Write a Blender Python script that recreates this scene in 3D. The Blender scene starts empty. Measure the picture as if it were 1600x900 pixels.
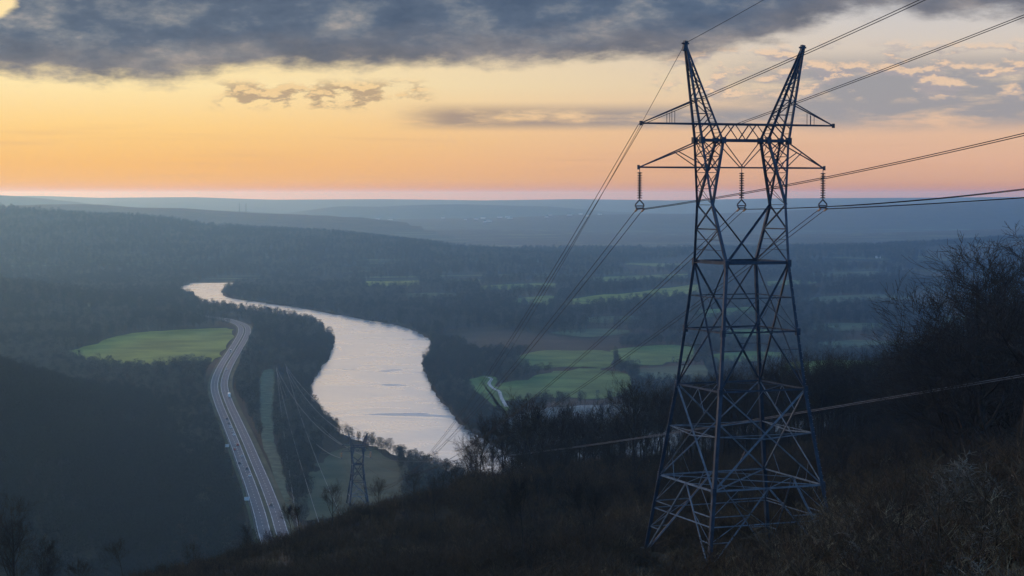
import bpy, bmesh, math, random
import numpy as np
from mathutils import Vector, Matrix

sc = bpy.context.scene
COL = sc.collection
R = math.radians

# ------------------------------------------------------------------ camera
CAM_H = 200.0
F = 3000.0                       # focal length in pixels of a 1600 wide frame
TANP = 147.0 / F
PITCH = math.atan(TANP)
cd = bpy.data.cameras.new('camera')
cam = bpy.data.objects.new('camera', cd)
COL.objects.link(cam)
cd.sensor_width = 36.0
cd.lens = 36.0 * F / 1600.0
cd.clip_start = 0.5
cd.clip_end = 120000.0
cam.location = (0, 0, CAM_H)
cam.rotation_euler = (math.pi / 2 - PITCH, 0, 0)
sc.camera = cam

# ------------------------------------------------------------------ render settings
sc.render.engine = 'CYCLES'
sc.view_settings.view_transform = 'Standard'
sc.view_settings.look = 'None'
sc.view_settings.gamma = 1.0
sc.view_settings.exposure = 0.0
sc.view_settings.use_curve_mapping = False
cy = sc.cycles
cy.use_denoising = True
try:
    cy.denoiser = 'OPENIMAGEDENOISE'
    cy.denoising_input_passes = 'RGB_ALBEDO_NORMAL'
    cy.denoising_prefilter = 'ACCURATE'
except Exception:
    pass
cy.max_bounces = 5
cy.diffuse_bounces = 2
cy.glossy_bounces = 2
cy.transmission_bounces = 2
cy.transparent_max_bounces = 4
cy.volume_bounces = 1
cy.caustics_reflective = False
cy.caustics_refractive = False
cy.sample_clamp_indirect = 4.0

# ------------------------------------------------------------------ sky (world)
SUN_AZ = -21.0        # degrees, negative = left of the view direction (+Y)
SUN_EL = 6.0


def lin(c):
    out = []
    for v in c:
        v = v / 255.0
        out.append(v / 12.92 if v <= 0.04045 else ((v + 0.055) / 1.055) ** 2.4)
    return tuple(out) + (1.0,)


class NT:
    """small helper for wiring nodes"""
    def __init__(self, tree):
        self.t = tree
        self.n = tree.nodes
        self.l = tree.links

    def put(self, sock, v):
        if isinstance(v, bpy.types.NodeSocket):
            self.l.new(v, sock)
        else:
            sock.default_value = v

    def math(self, op, a, b=None, c=None, clamp=False):
        m = self.n.new('ShaderNodeMath')
        m.operation = op
        m.use_clamp = clamp
        self.put(m.inputs[0], a)
        if b is not None:
            self.put(m.inputs[1], b)
        if c is not None:
            self.put(m.inputs[2], c)
        return m.outputs[0]

    def smooth(self, x, a, b):
        m = self.n.new('ShaderNodeMapRange')
        m.interpolation_type = 'SMOOTHSTEP'
        self.put(m.inputs['Value'], x)
        m.inputs['From Min'].default_value = a
        m.inputs['From Max'].default_value = b
        return m.outputs['Result']

    def combine(self, x, y, z=0.0):
        c = self.n.new('ShaderNodeCombineXYZ')
        self.put(c.inputs[0], x)
        self.put(c.inputs[1], y)
        self.put(c.inputs[2], z)
        return c.outputs[0]

    def noise(self, vec, scale, detail=4.0, rough=0.55, dist=0.0, lac=2.0):
        n = self.n.new('ShaderNodeTexNoise')
        if vec is not None:
            self.l.new(vec, n.inputs['Vector'])
        n.inputs['Scale'].default_value = scale
        n.inputs['Detail'].default_value = detail
        n.inputs['Roughness'].default_value = rough
        n.inputs['Lacunarity'].default_value = lac
        n.inputs['Distortion'].default_value = dist
        return n.outputs['Fac']

    def ramp(self, fac, stops, interp='LINEAR'):
        r = self.n.new('ShaderNodeValToRGB')
        r.color_ramp.interpolation = interp
        e = r.color_ramp.elements
        while len(e) < len(stops):
            e.new(0.5)
        for el, (p, c) in zip(e, stops):
            el.position = p
            el.color = c
        self.put(r.inputs[0], fac)
        return r.outputs[0]

    def mix(self, fac, a, b):
        m = self.n.new('ShaderNodeMix')
        m.data_type = 'RGBA'
        self.put(m.inputs['Factor'], fac)
        self.put(m.inputs[6], a)
        self.put(m.inputs[7], b)
        return m.outputs[2]


def g(v):
    return (v, v, v, 1.0)


world = bpy.data.worlds.new('World')
sc.world = world
world.use_nodes = True
W = NT(world.node_tree)
W.n.clear()
wout = W.n.new('ShaderNodeOutputWorld')
bg = W.n.new('ShaderNodeBackground')
W.l.new(bg.outputs[0], wout.inputs[0])
nish = W.n.new('ShaderNodeTexSky')
nish.sky_type = 'NISHITA'
nish.sun_disc = False
nish.sun_elevation = R(SUN_EL)
nish.sun_rotation = R(SUN_AZ)
nish.dust_density = 2.0
tc = W.n.new('ShaderNodeTexCoord')
sep = W.n.new('ShaderNodeSeparateXYZ')
W.l.new(tc.outputs['Generated'], sep.inputs[0])
az = W.math('MULTIPLY', W.math('ARCTAN2', sep.outputs[0], sep.outputs[1]), 57.29578)
el = W.math('MULTIPLY', W.math('ARCSINE', sep.outputs[2]), 57.29578)
elc = W.math('MAXIMUM', el, 0.0)
az01 = W.math('MULTIPLY_ADD', az, 1 / 40.0, 0.5, clamp=True)       # -20..20 deg
el20 = W.math('DIVIDE', elc, 24.0, clamp=True)


def E(d):
    return d / 24.0


left = W.ramp(el20, [(E(0), lin((228, 152, 62))), (E(.4), lin((242, 181, 94))), (E(.9), lin((246, 188, 106))), (E(2.0), lin((254, 210, 134))),
                     (E(3.2), lin((255, 230, 172))), (E(5.5), lin((255, 228, 172))), (E(9), lin((255, 206, 128))), (E(14), lin((210, 207, 196))),
                     (E(24), lin((138, 168, 208)))])
right = W.ramp(el20, [(E(0), lin((190, 134, 96))), (E(.4), lin((212, 164, 130))), (E(.9), lin((222, 176, 146))), (E(2.0), lin((226, 188, 158))),
                      (E(3.2), lin((222, 200, 174))), (E(5.5), lin((205, 203, 204))), (E(8), lin((176, 184, 200))), (E(14), lin((124, 172, 226))),
                      (E(24), lin((104, 164, 238)))])
base = W.mix(W.smooth(az, -13.0, 12.0), left, right)

# the large dark cloud bank
pv = W.combine(W.math('MULTIPLY', az, 0.55), W.math('MULTIPLY', el, 1.5))
n_big = W.noise(pv, 0.42, 5.0, 0.55, 0.1)
n_fine = W.noise(pv, 1.7, 8.0, 0.62, 0.0)
edge = W.ramp(az01, [(0.0, g(.30)), (.125, g(.320)), (.25, g(.315)), (.33, g(.36)), (.5, g(.365)), (.63, g(.39)),
                     (.69, g(.44)), (.75, g(.50)), (.82, g(.49)), (.90, g(.50)), (1.0, g(.53))])
bank_h = W.math('SUBTRACT', el, W.math('MULTIPLY', edge, 10.0))
bank_h = W.math('ADD', bank_h, W.math('MULTIPLY_ADD', n_big, 1.0, -0.5))
bank_h = W.math('ADD', bank_h, W.math('MULTIPLY_ADD', n_fine, 0.9, -0.45))
bank = W.smooth(bank_h, -0.10, 0.55)
bank = W.math('MULTIPLY', bank, W.math('SUBTRACT', 1.0, W.smooth(el, 5.8, 6.9)))
# the bright hole in the bank at the far left, and a paler rift on the right
ha = W.math('POWER', W.math('DIVIDE', W.math('SUBTRACT', W.math('ADD', az, W.math('MULTIPLY', el, -0.7)), -18.7), 0.55), 2.0)
he = W.math('POWER', W.math('DIVIDE', W.math('SUBTRACT', el, 5.45), 0.75), 2.0)
hole = W.math('POWER', 2.718, W.math('MULTIPLY', W.math('ADD', ha, he), -1.0))
hole = W.smooth(W.math('ADD', hole, W.math('MULTIPLY_ADD', n_fine, 0.8, -0.4)), 0.3, 0.75)
bank = W.math('MULTIPLY', bank, W.math('SUBTRACT', 1.0, hole))
n_in = W.noise(W.combine(W.math('MULTIPLY', az, 0.5), W.math('MULTIPLY', el, 1.15), 7.3), 0.8, 8.0, 0.6, 0.0)
bank_low = W.math('SUBTRACT', 1.0, W.smooth(bank_h, 0.2, 1.6))
c_in = W.ramp(n_in, [(0.36, lin((60, 82, 110))), (0.5, lin((78, 97, 122))), (0.59, lin((112, 122, 136))), (0.69, lin((166, 160, 158)))])
c_low = W.ramp(n_in, [(0.3, lin((102, 104, 112))), (0.7, lin((140, 132, 132)))])
c_bank = W.mix(W.math('MULTIPLY', bank_low, 0.75), c_in, c_low)

# grey streaks and sheets below the bank
ps = W.combine(W.math('MULTIPLY', az, 0.30), W.math('MULTIPLY', el, 1.5), 3.1)
n_s = W.noise(ps, 1.1, 6.0, 0.6, 0.2)


def band(lo, hi, alo, ahi, soft=0.35, asoft=1.5):
    a = W.math('MULTIPLY', W.smooth(el, lo - soft, lo + soft * .4), W.math('SUBTRACT', 1.0, W.smooth(el, hi - soft, hi + soft)))
    b = W.math('MULTIPLY', W.smooth(az, alo - asoft, alo + asoft), W.math('SUBTRACT', 1.0, W.smooth(az, ahi - asoft, ahi + asoft)))
    return W.math('MULTIPLY', a, b)


s1 = band(2.05, 2.55, -2.8, 8.0, 0.25, 1.2)
s2 = band(2.10, 3.9, 7.0, 22.0, 0.45, 2.2)
ss = W.math('MAXIMUM', s1, W.math('MULTIPLY', s2, 0.95))
sheet = W.math('MULTIPLY', ss, W.smooth(n_s, 0.27, 0.50))
sheet = W.math('MULTIPLY', sheet, 0.95)
c_sheet = W.mix(W.smooth(az, -2.0, 9.0), lin((166, 146, 132)), lin((150, 151, 158)))
# faint dusky bars low in the orange
n_b = W.noise(W.combine(W.math('MULTIPLY', az, 0.10), W.math('MULTIPLY', el, 2.6), 9.0), 1.0, 4.0, 0.5)
bars = W.math('MULTIPLY', W.smooth(n_b, 0.5, 0.75), band(0.2, 2.0, -40, 40, 0.4, 3.0))
bars = W.math('MULTIPLY', bars, 0.35)

# small broken cumulus
pc = W.combine(W.math('MULTIPLY', az, 0.62), W.math('MULTIPLY', el, 1.45), 1.7)
n_c = W.noise(pc, 1.25, 8.0, 0.58, 0.0)
c1 = band(2.55, 3.3, -8.6, -2.6, 0.2, 0.6)
c2 = band(2.9, 4.3, 4.5, 18.0, 0.35, 1.2)
puff_l = W.math('MULTIPLY', c1, W.smooth(n_c, 0.455, 0.54))
puff_r = W.math('MULTIPLY', c2, W.smooth(n_c, 0.47, 0.60))
n_c2 = W.noise(W.combine(W.math('MULTIPLY', az, 0.62), W.math('ADD', W.math('MULTIPLY', el, 1.45), 0.22), 1.7), 1.25, 8.0, 0.58, 0.0)
lit = W.smooth(W.math('SUBTRACT', n_c, n_c2), -0.01, 0.07)
col_l = W.mix(lit, lin((190, 164, 132)), lin((240, 206, 152)))
col_r = W.mix(lit, lin((172, 163, 166)), lin((238, 204, 172)))

skyc = W.mix(bars, base, lin((214, 165, 128)))
skyc = W.mix(sheet, skyc, c_sheet)
skyc = W.mix(puff_l, skyc, col_l)
skyc = W.mix(W.math('MULTIPLY', puff_r, 0.85), skyc, col_r)
skyc = W.mix(W.math('MULTIPLY', bank, 0.96), skyc, c_bank)
gain = W.n.new('ShaderNodeVectorMath')
gain.operation = 'SCALE'
W.l.new(skyc, gain.inputs[0])
W.l.new(W.math('MULTIPLY_ADD', W.math('MULTIPLY', W.smooth(el, 5.9, 9.0), W.math('SUBTRACT', 1.0, W.smooth(az, -4.0, 7.0))), 2.0, 1.0), gain.inputs['Scale'])
skyc = gain.outputs[0]
# higher up the physical sky takes over; behind the camera the dusk is dimmer and bluer
nscale = W.n.new('ShaderNodeVectorMath')
nscale.operation = 'SCALE'
W.l.new(nish.outputs[0], nscale.inputs[0])
nscale.inputs['Scale'].default_value = 0.10
azabs = W.math('ABSOLUTE', W.math('ADD', az, 15.0))
fade = W.math('MULTIPLY', W.math('SUBTRACT', 1.0, W.smooth(el, 12.0, 34.0)), W.math('SUBTRACT', 1.0, W.smooth(azabs, 45.0, 110.0)))
dusk = W.mix(0.75, nscale.outputs[0], lin((130, 188, 258)))
skyc = W.mix(fade, dusk, skyc)
W.l.new(skyc, bg.inputs[0])
bg.inputs[1].default_value = 1.0

# ------------------------------------------------------------------ sun
sd = bpy.data.lights.new('sun', 'SUN')
sd.energy = 0.8
sd.angle = R(10.0)
sd.color = (1.0, 0.50, 0.20)
sun = bpy.data.objects.new('sun', sd)
COL.objects.link(sun)
sdir = Vector((math.sin(R(SUN_AZ)) * math.cos(R(SUN_EL)), math.cos(R(SUN_AZ)) * math.cos(R(SUN_EL)), math.sin(R(SUN_EL))))
sun.rotation_euler = sdir.to_track_quat('Z', 'Y').to_euler()
sun.location = (-300, 300, 400)

HAZE_DENSITY = 0.000072
HAZE_COLOR = (0.24, 0.55, 1.0, 1.0)
HAZE_ANISO = 0.70
HAZE_ABSORB = (0.85, 0.85, 0.85, 1.0)      # almost no absorption: blue scatters more than red


# ------------------------------------------------------------------ helpers
def tag(o, label=None, cat=None, group=None, kind=None):
    if label:
        o['label'] = label
    if cat:
        o['category'] = cat
    if group:
        o['group'] = group
    if kind:
        o['kind'] = kind
    return o


def empty(name, loc=(0, 0, 0), rz=0.0):
    o = bpy.data.objects.new(name, None)
    o.empty_display_size = 1.0
    COL.objects.link(o)
    o.location = loc
    o.rotation_euler = (0, 0, rz)
    return o


class MB:
    def __init__(self):
        self.v = []
        self.f = []
        self.mi = []
        self.m = 0

    def quadbox(self, c8):
        b = len(self.v)
        self.v += [tuple(p) for p in c8]
        for q in ((0, 3, 2, 1), (4, 5, 6, 7), (0, 1, 5, 4), (1, 2, 6, 5), (2, 3, 7, 6), (3, 0, 4, 7)):
            self.f.append(tuple(b + i for i in q))
            self.mi.append(self.m)

    def box(self, x0, x1, y0, y1, z0, z1):
        self.quadbox([(x0, y0, z0), (x1, y0, z0), (x1, y1, z0), (x0, y1, z0), (x0, y0, z1), (x1, y0, z1), (x1, y1, z1), (x0, y1, z1)])

    def beam(self, p, q, w, h=None):
        h = h or w
        p = Vector(p)
        q = Vector(q)
        d = q - p
        if d.length < 1e-6:
            return
        d.normalize()
        up = Vector((0, 0, 1)) if abs(d.z) < 0.92 else Vector((0, 1, 0))
        s = d.cross(up).normalized()
        u = s.cross(d)
        s = s * (w / 2)
        u = u * (h / 2)
        self.quadbox([p - s - u, p + s - u, p + s + u, p - s + u, q - s - u, q + s - u, q + s + u, q - s + u])

    def angle(self, p, q, w, t=None, flip=1):
        """an L-section steel member"""
        t = t or max(0.02, w * 0.2)
        p = Vector(p)
        q = Vector(q)
        d = (q - p)
        if d.length < 1e-6:
            return
        d.normalize()
        up = Vector((0, 0, 1)) if abs(d.z) < 0.92 else Vector((0, 1, 0))
        s = d.cross(up).normalized() * flip
        u = s.cross(d).normalized() * flip
        o = -(s + u) * (w * 0.3)
        prof = [(0, 0), (w, 0), (w, t), (t, t), (t, w), (0, w)]
        b = len(self.v)
        for e in (p, q):
            for a, c in prof:
                self.v.append(tuple(e + o + s * a + u * c))
        for i in range(6):
            j = (i + 1) % 6
            self.f.append((b + i, b + j, b + 6 + j, b + 6 + i))
            self.mi.append(self.m)

    def tube(self, pts, rad, n=6, cap=False):
        pts = [Vector(p) for p in pts]
        k = len(pts)
        if not hasattr(rad, '__len__'):
            rad = [rad] * k
        b = len(self.v)
        d = (pts[1] - pts[0]).normalized()
        ref = Vector((0, 0, 1)) if abs(d.z) < 0.9 else Vector((1, 0, 0))
        for i in range(k):
            if 0 < i < k - 1:
                d = (pts[i + 1] - pts[i - 1])
            elif i == k - 1:
                d = pts[i] - pts[i - 1]
            if d.length < 1e-9:
                d = Vector((0, 0, 1))
            d = d.normalized()
            s = d.cross(ref)
            if s.length < 1e-3:
                ref = Vector((1, 0, 0)) if abs(d.x) < 0.9 else Vector((0, 1, 0))
                s = d.cross(ref)
            s.normalize()
            u = s.cross(d)
            ref = u
            for j in range(n):
                a = 2 * math.pi * j / n
                self.v.append(tuple(pts[i] + (s * math.cos(a) + u * math.sin(a)) * rad[i]))
        for i in range(k - 1):
            for j in range(n):
                a = b + i * n + j
                c = b + i * n + (j + 1) % n
                self.f.append((a, c, c + n, a + n))
                self.mi.append(self.m)
        if cap:
            self.f.append(tuple(b + j for j in reversed(range(n))))
            self.mi.append(self.m)
            self.f.append(tuple(b + (k - 1) * n + j for j in range(n)))
            self.mi.append(self.m)

    def mesh(self, name, mats, smooth=False):
        me = bpy.data.meshes.new(name)
        me.from_pydata(self.v, [], self.f)
        if not isinstance(mats, (list, tuple)):
            mats = [mats]
        for m in mats:
            me.materials.append(m)
        if len(mats) > 1:
            me.polygons.foreach_set('material_index', self.mi)
        if smooth:
            me.polygons.foreach_set('use_smooth', [True] * len(me.polygons))
        me.update()
        return me

    def build(self, name, mats, parent=None, smooth=False):
        o = bpy.data.objects.new(name, self.mesh(name, mats, smooth))
        COL.objects.link(o)
        if parent:
            o.parent = parent
        return o


def material(name, c1, c2, scale=1.0, rough=0.7, metal=0.0, bump=0.0, detail=4.0, coord='Object', spec=0.5, lo=0.35, hi=0.65):
    m = bpy.data.materials.new(name)
    m.use_nodes = True
    T = NT(m.node_tree)
    p = T.n['Principled BSDF']
    t = T.n.new('ShaderNodeTexCoord')
    nz = T.noise(t.outputs[coord], scale, detail)
    T.l.new(T.ramp(nz, [(lo, tuple(c1) + (1,)), (hi, tuple(c2) + (1,))]), p.inputs['Base Color'])
    p.inputs['Roughness'].default_value = rough
    p.inputs['Metallic'].default_value = metal
    p.inputs['Specular IOR Level'].default_value = spec
    if bump:
        b = T.n.new('ShaderNodeBump')
        b.inputs['Strength'].default_value = bump
        T.l.new(nz, b.inputs['Height'])
        T.l.new(b.outputs[0], p.inputs['Normal'])
    return m


def ray(px, py):
    x = (px - 800.0) / F
    v = (450.0 - py) / F
    c, s = math.cos(PITCH), math.sin(PITCH)
    return x, c + v * s, -s + v * c


def at(px, py, z=0.0):
    """where the line of sight through a photo pixel meets height z"""
    dx, dy, dz = ray(px, py)
    t = (z - CAM_H) / dz
    return dx * t, dy * t


def at_d(px, py, d):
    """the point on that line of sight at ground distance d ahead"""
    dx, dy, dz = ray(px, py)
    t = d / dy
    return dx * t, d, CAM_H + dz * t


def project(x, y, z):
    c, s = math.cos(PITCH), math.sin(PITCH)
    zz = z - CAM_H
    fw = y * c - zz * s
    up = y * s + zz * c
    return 800.0 + F * x / fw, 450.0 - F * up / fw


def in_poly(px, py, poly):
    px = np.asarray(px, float)
    py = np.asarray(py, float)
    ins = np.zeros(px.shape, bool)
    n = len(poly)
    for i in range(n):
        x0, y0 = poly[i]
        x1, y1 = poly[(i + 1) % n]
        if y0 == y1:
            continue
        c = ((y0 > py) != (y1 > py)) & (px < (x1 - x0) * (py - y0) / (y1 - y0) + x0)
        ins ^= c
    return ins


def seg_dist(x, y, pts):
    """distance to a polyline, and the fractional index of the nearest point"""
    best = np.full(np.shape(x), 1e12)
    ti = np.zeros(np.shape(x))
    side = np.zeros(np.shape(x))
    for i in range(len(pts) - 1):
        ax, ay = pts[i][0], pts[i][1]
        bx, by = pts[i + 1][0], pts[i + 1][1]
        vx, vy = bx - ax, by - ay
        L = vx * vx + vy * vy + 1e-9
        t = np.clip(((x - ax) * vx + (y - ay) * vy) / L, 0, 1)
        dx, dy = x - (ax + t * vx), y - (ay + t * vy)
        d = np.hypot(dx, dy)
        k = d < best
        best = np.where(k, d, best)
        ti = np.where(k, i + t, ti)
        side = np.where(k, np.sign(vx * dy - vy * dx), side)
    return best, ti, side


# value noise
_rng = np.random.RandomState(11)
_tab = _rng.rand(256, 256)


def vnoise(x, y):
    xi = np.floor(x).astype(int)
    yi = np.floor(y).astype(int)
    fx = x - xi
    fy = y - yi
    fx = fx * fx * (3 - 2 * fx)
    fy = fy * fy * (3 - 2 * fy)
    a = _tab[xi & 255, yi & 255]
    b = _tab[(xi + 1) & 255, yi & 255]
    c = _tab[xi & 255, (yi + 1) & 255]
    d = _tab[(xi + 1) & 255, (yi + 1) & 255]
    return (a * (1 - fx) + b * fx) * (1 - fy) + (c * (1 - fx) + d * fx) * fy


def fbm(x, y, o=4):
    s = 0
    a = 0.5
    for k in range(o):
        s = s + a * (vnoise(x + 17.3 * k, y + 5.1 * k) - 0.5)
        x = x * 2.03
        y = y * 2.03
        a *= 0.5
    return s          # about -0.5 .. 0.5


def sstep(x, a, b):
    t = np.clip((x - a) / (b - a), 0, 1)
    return t * t * (3 - 2 * t)


# ------------------------------------------------------------------ terrain
# the near hillside: heights fixed at surveyed points (photo column, row, distance)
near_px = [(1011, 856, 178), (1088, 874, 171), (1294, 890, 178), (1218, 862, 186),
           (1150, 935, 150), (1150, 800, 245), (1150, 745, 380), (1160, 715, 480), (1250, 715, 440), (1350, 690, 430),
           (560, 812, 350), (620, 803, 380), (400, 860, 300), (250, 905, 270), (0, 960, 250), (700, 785, 420), (760, 770, 460),
           (850, 755, 500), (960, 740, 500), (850, 850, 300), (700, 870, 290), (960, 850, 230),
           (1450, 705, 320), (1600, 690, 255), (1600, 905, 62), (1350, 905, 84), (800, 905, 225), (400, 930, 240), (600, 905, 240),
           (1500, 800, 130), (1400, 830, 130), (1600, 780, 120), (1800, 700, 220)]
near_xyz = [at_d(*p) for p in near_px]
near_xyz += [(0, 0, 190), (0, 60, 178), (-60, 100, 162), (0, -100, 196), (100, -100, 210), (160, 100, 192), (160, 0, 200),
             (-160, 0, 165), (-170, 150, 128), (-300, 0, 120), (300, 200, 190), (300, 0, 205), (0, -300, 200)]


def dz(px, d, z):
    return (d * (px - 800.0) / F, d, z)


near_xyz += [dz(560, 600, 52), dz(560, 850, -15), dz(400, 520, 60), dz(400, 720, -20), dz(250, 460, 70), dz(250, 660, -20),
             dz(900, 720, 62), dz(900, 1000, -20), dz(1150, 720, 84), dz(1150, 1080, -20), dz(1500, 720, 96), dz(1500, 1150, -10),
             dz(1800, 800, 90), dz(1800, 1200, -5), dz(0, 420, 68), dz(0, 620, -20), dz(-400, 320, 80), dz(-400, 600, -20),
             dz(700, 700, 50), dz(700, 900, -15), dz(-900, 400, 20)]
P = np.array(near_xyz, float)


def _tps(r):
    return np.where(r > 1e-9, r * r * np.log(r + 1e-12), 0.0)


_n = len(P)
_sc = 300.0
_X = P[:, :2] / _sc
_K = _tps(np.hypot(_X[:, None, 0] - _X[None, :, 0], _X[:, None, 1] - _X[None, :, 1])) + np.eye(_n) * 0.0008
_A = np.zeros((_n + 3, _n + 3))
_A[:_n, :_n] = _K
_A[:_n, _n] = 1
_A[:_n, _n + 1:] = _X
_A[_n:, :_n] = _A[:_n, _n:].T
_wts = np.linalg.solve(_A, np.concatenate([P[:, 2], np.zeros(3)]))


def near_h(x, y):
    X = x / _sc
    Y = y / _sc
    h = _wts[_n] + _wts[_n + 1] * X + _wts[_n + 2] * Y
    for i in range(_n):
        h = h + _wts[i] * _tps(np.hypot(X - _X[i, 0], Y - _X[i, 1]))
    r = np.hypot(x, y)
    h = np.minimum(h, 215)
    k = sstep(r, 900, 1300)
    h = h * (1 - k) - 40 * k
    return h + 3.0 * fbm(x / 38.0, y / 38.0, 4) * sstep(r, 10, 90)


# ridges: (crest points (column, row, distance), cover height, front width, back width)
RIDGES = [
    # left spur beyond the field
    ([(-260, 415, 3500), (-100, 428, 3400), (0, 442, 3300), (100, 463, 3230), (180, 480, 3150), (250, 492, 3080), (330, 503, 3000)], 12, 420, 290),
    # long dark ridge on the left
    ([(-300, 312, 6800), (0, 320, 6600), (89, 330, 6500), (142, 334, 6500), (196, 335, 6500), (249, 339, 6500), (320, 350, 6500), (391, 355, 6500), (500, 360, 6600), (620, 374, 6700), (720, 392, 6800)], 14, 2300, 1800),
    ([(-300, 322, 9500), (0, 319, 9200), (89, 315.6, 9000), (142, 315.6, 9000), (213, 321, 9000), (284, 322, 9000), (338, 326, 9000), (402, 330, 9000), (498, 333, 9000), (570, 345, 9200), (660, 356, 9200)], 10, 1600, 1800),
    ([(-300, 297, 13000), (0, 304, 13000), (50, 308, 13000), (107, 314, 13000), (170, 324, 13000)], 5, 1700, 2500),
    ([(120, 322, 17000), (200, 313, 17000), (250, 317, 17000), (290, 315, 17000), (340, 322, 17000), (400, 321, 17000), (470, 324, 17000)], 5, 2500, 2500),
    ([(430, 334, 14000), (529, 321, 14000), (590, 322, 14000), (631, 319.7, 14000), (714, 317.5, 14000), (782, 319.7, 14000), (858, 321.5, 14000), (960, 330, 14000), (1050, 333, 14000)], 5, 1500, 2500),
    ([(760, 340, 11500), (900, 334, 11500), (1050, 333, 11500), (1180, 331, 11500), (1300, 324, 11500), (1350, 319, 11500), (1440, 317, 11500), (1520, 315, 11500), (1600, 309, 11500), (1800, 305, 11500)], 6, 2600, 2500),
    ([(900, 318, 20000), (1060, 317, 20000), (1200, 316, 20000), (1350, 314, 20000), (1700, 312, 20000)], 4, 3000, 3000),
    ([(-400, 306, 19000), (60, 306, 19000), (150, 309, 19000), (300, 308, 19000), (420, 312, 19000), (600, 311, 19000), (760, 313, 19000), (900, 311, 19000), (1050, 313, 19000), (1200, 310, 19000), (1400, 309, 19000), (1700, 307, 19000), (2200, 306, 19000)], 0, 4000, 4000),
    # low swells in the wide valley on the right
    ([(950, 372, 8200), (1150, 366, 8200), (1350, 364, 8200), (1700, 352, 8200)], 8, 900, 1500),
    ([(1150, 392, 6200), (1350, 388, 6100), (1550, 378, 6000), (1800, 366, 6000)], 8, 900, 1300),
]
RW = []
for pts, cov, wf, wb in RIDGES:
    RW.append(([(lambda q: (q[0], q[1], q[2] - cov))(at_d(*p)) for p in pts], wf, wb))

# centre line of the road, left bank hill beside it
ROAD_PX = [(480, 955), (448, 890), (428, 835), (418, 800), (404, 760), (388, 720), (376, 690), (363, 660), (350, 630), (343, 607), (344.5, 590),
           (353, 570), (365, 550), (377, 530), (382, 518), (379, 509), (364, 502), (343, 497), (318, 493.5), (285, 491)]
RZ = 1.6
road_c = [at(px, py, RZ) for px, py in ROAD_PX]


def catmull(pts, n):
    P_ = [Vector((p[0], p[1])) for p in pts]
    out = []
    for i in range(len(P_) - 1):
        p0 = P_[max(i - 1, 0)]
        p1 = P_[i]
        p2 = P_[i + 1]
        p3 = P_[min(i + 2, len(P_) - 1)]
        for k in range(n):
            t = k / n
            out.append(0.5 * ((2 * p1) + (p2 - p0) * t + (2 * p0 - 5 * p1 + 4 * p2 - p3) * t * t + (3 * p1 - p0 - 3 * p2 + p3) * t ** 3))
    out.append(P_[-1])
    return [(v.x, v.y) for v in out]


road_line = catmull(road_c, 6)
_road_a = np.array(road_line)


def spur_h(x, y):
    """wooded spur on the left of the road"""
    d, ti, side = seg_dist(x, y, road_line[::3])
    rx = np.interp(y, np.array([400, 1000, 1138, 1439, 1700, 1987, 2300]), np.array([-90, -125, -141, -196, -247, -303, -340]))
    lft = rx - x
    up = sstep(lft, 18, 250)
    end = 1 - sstep(y + 0.10 * lft, 1560, 2010)
    beg = sstep(y, 250, 700)
    top = 62 + 22 * sstep(lft, 200, 600) + 26 * fbm(x / 240.0, y / 240.0, 3)
    return up * end * beg * top


def floor_h(x, y):
    h = np.zeros(np.shape(x))
    for pts, wf, wb in RW:
        d, ti, side = seg_dist(x, y, pts)
        zs = np.array([p[2] for p in pts])
        ys = np.array([p[1] for p in pts])
        zc = np.interp(ti, np.arange(len(pts)), zs)
        yc = np.interp(ti, np.arange(len(pts)), ys)
        w = np.where(y < yc, wf, wb)
        k = np.clip(1 - (d / w) ** 2, 0, 1)
        k = k * k
        amp = 1 + 0.30 * fbm(x / (w * .35), y / (w * .35), 4) * (1 - sstep(k, 0.55, 1.0))
        h = np.maximum(h, zc * k * amp)
    h = np.maximum(h, spur_h(x, y))
    return h


def terrain(x, y):
    x = np.asarray(x, float)
    y = np.asarray(y, float)
    return np.maximum(floor_h(x, y), near_h(x, y))


def th(x, y):
    return float(terrain(np.array([x]), np.array([y]))[0])


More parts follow.
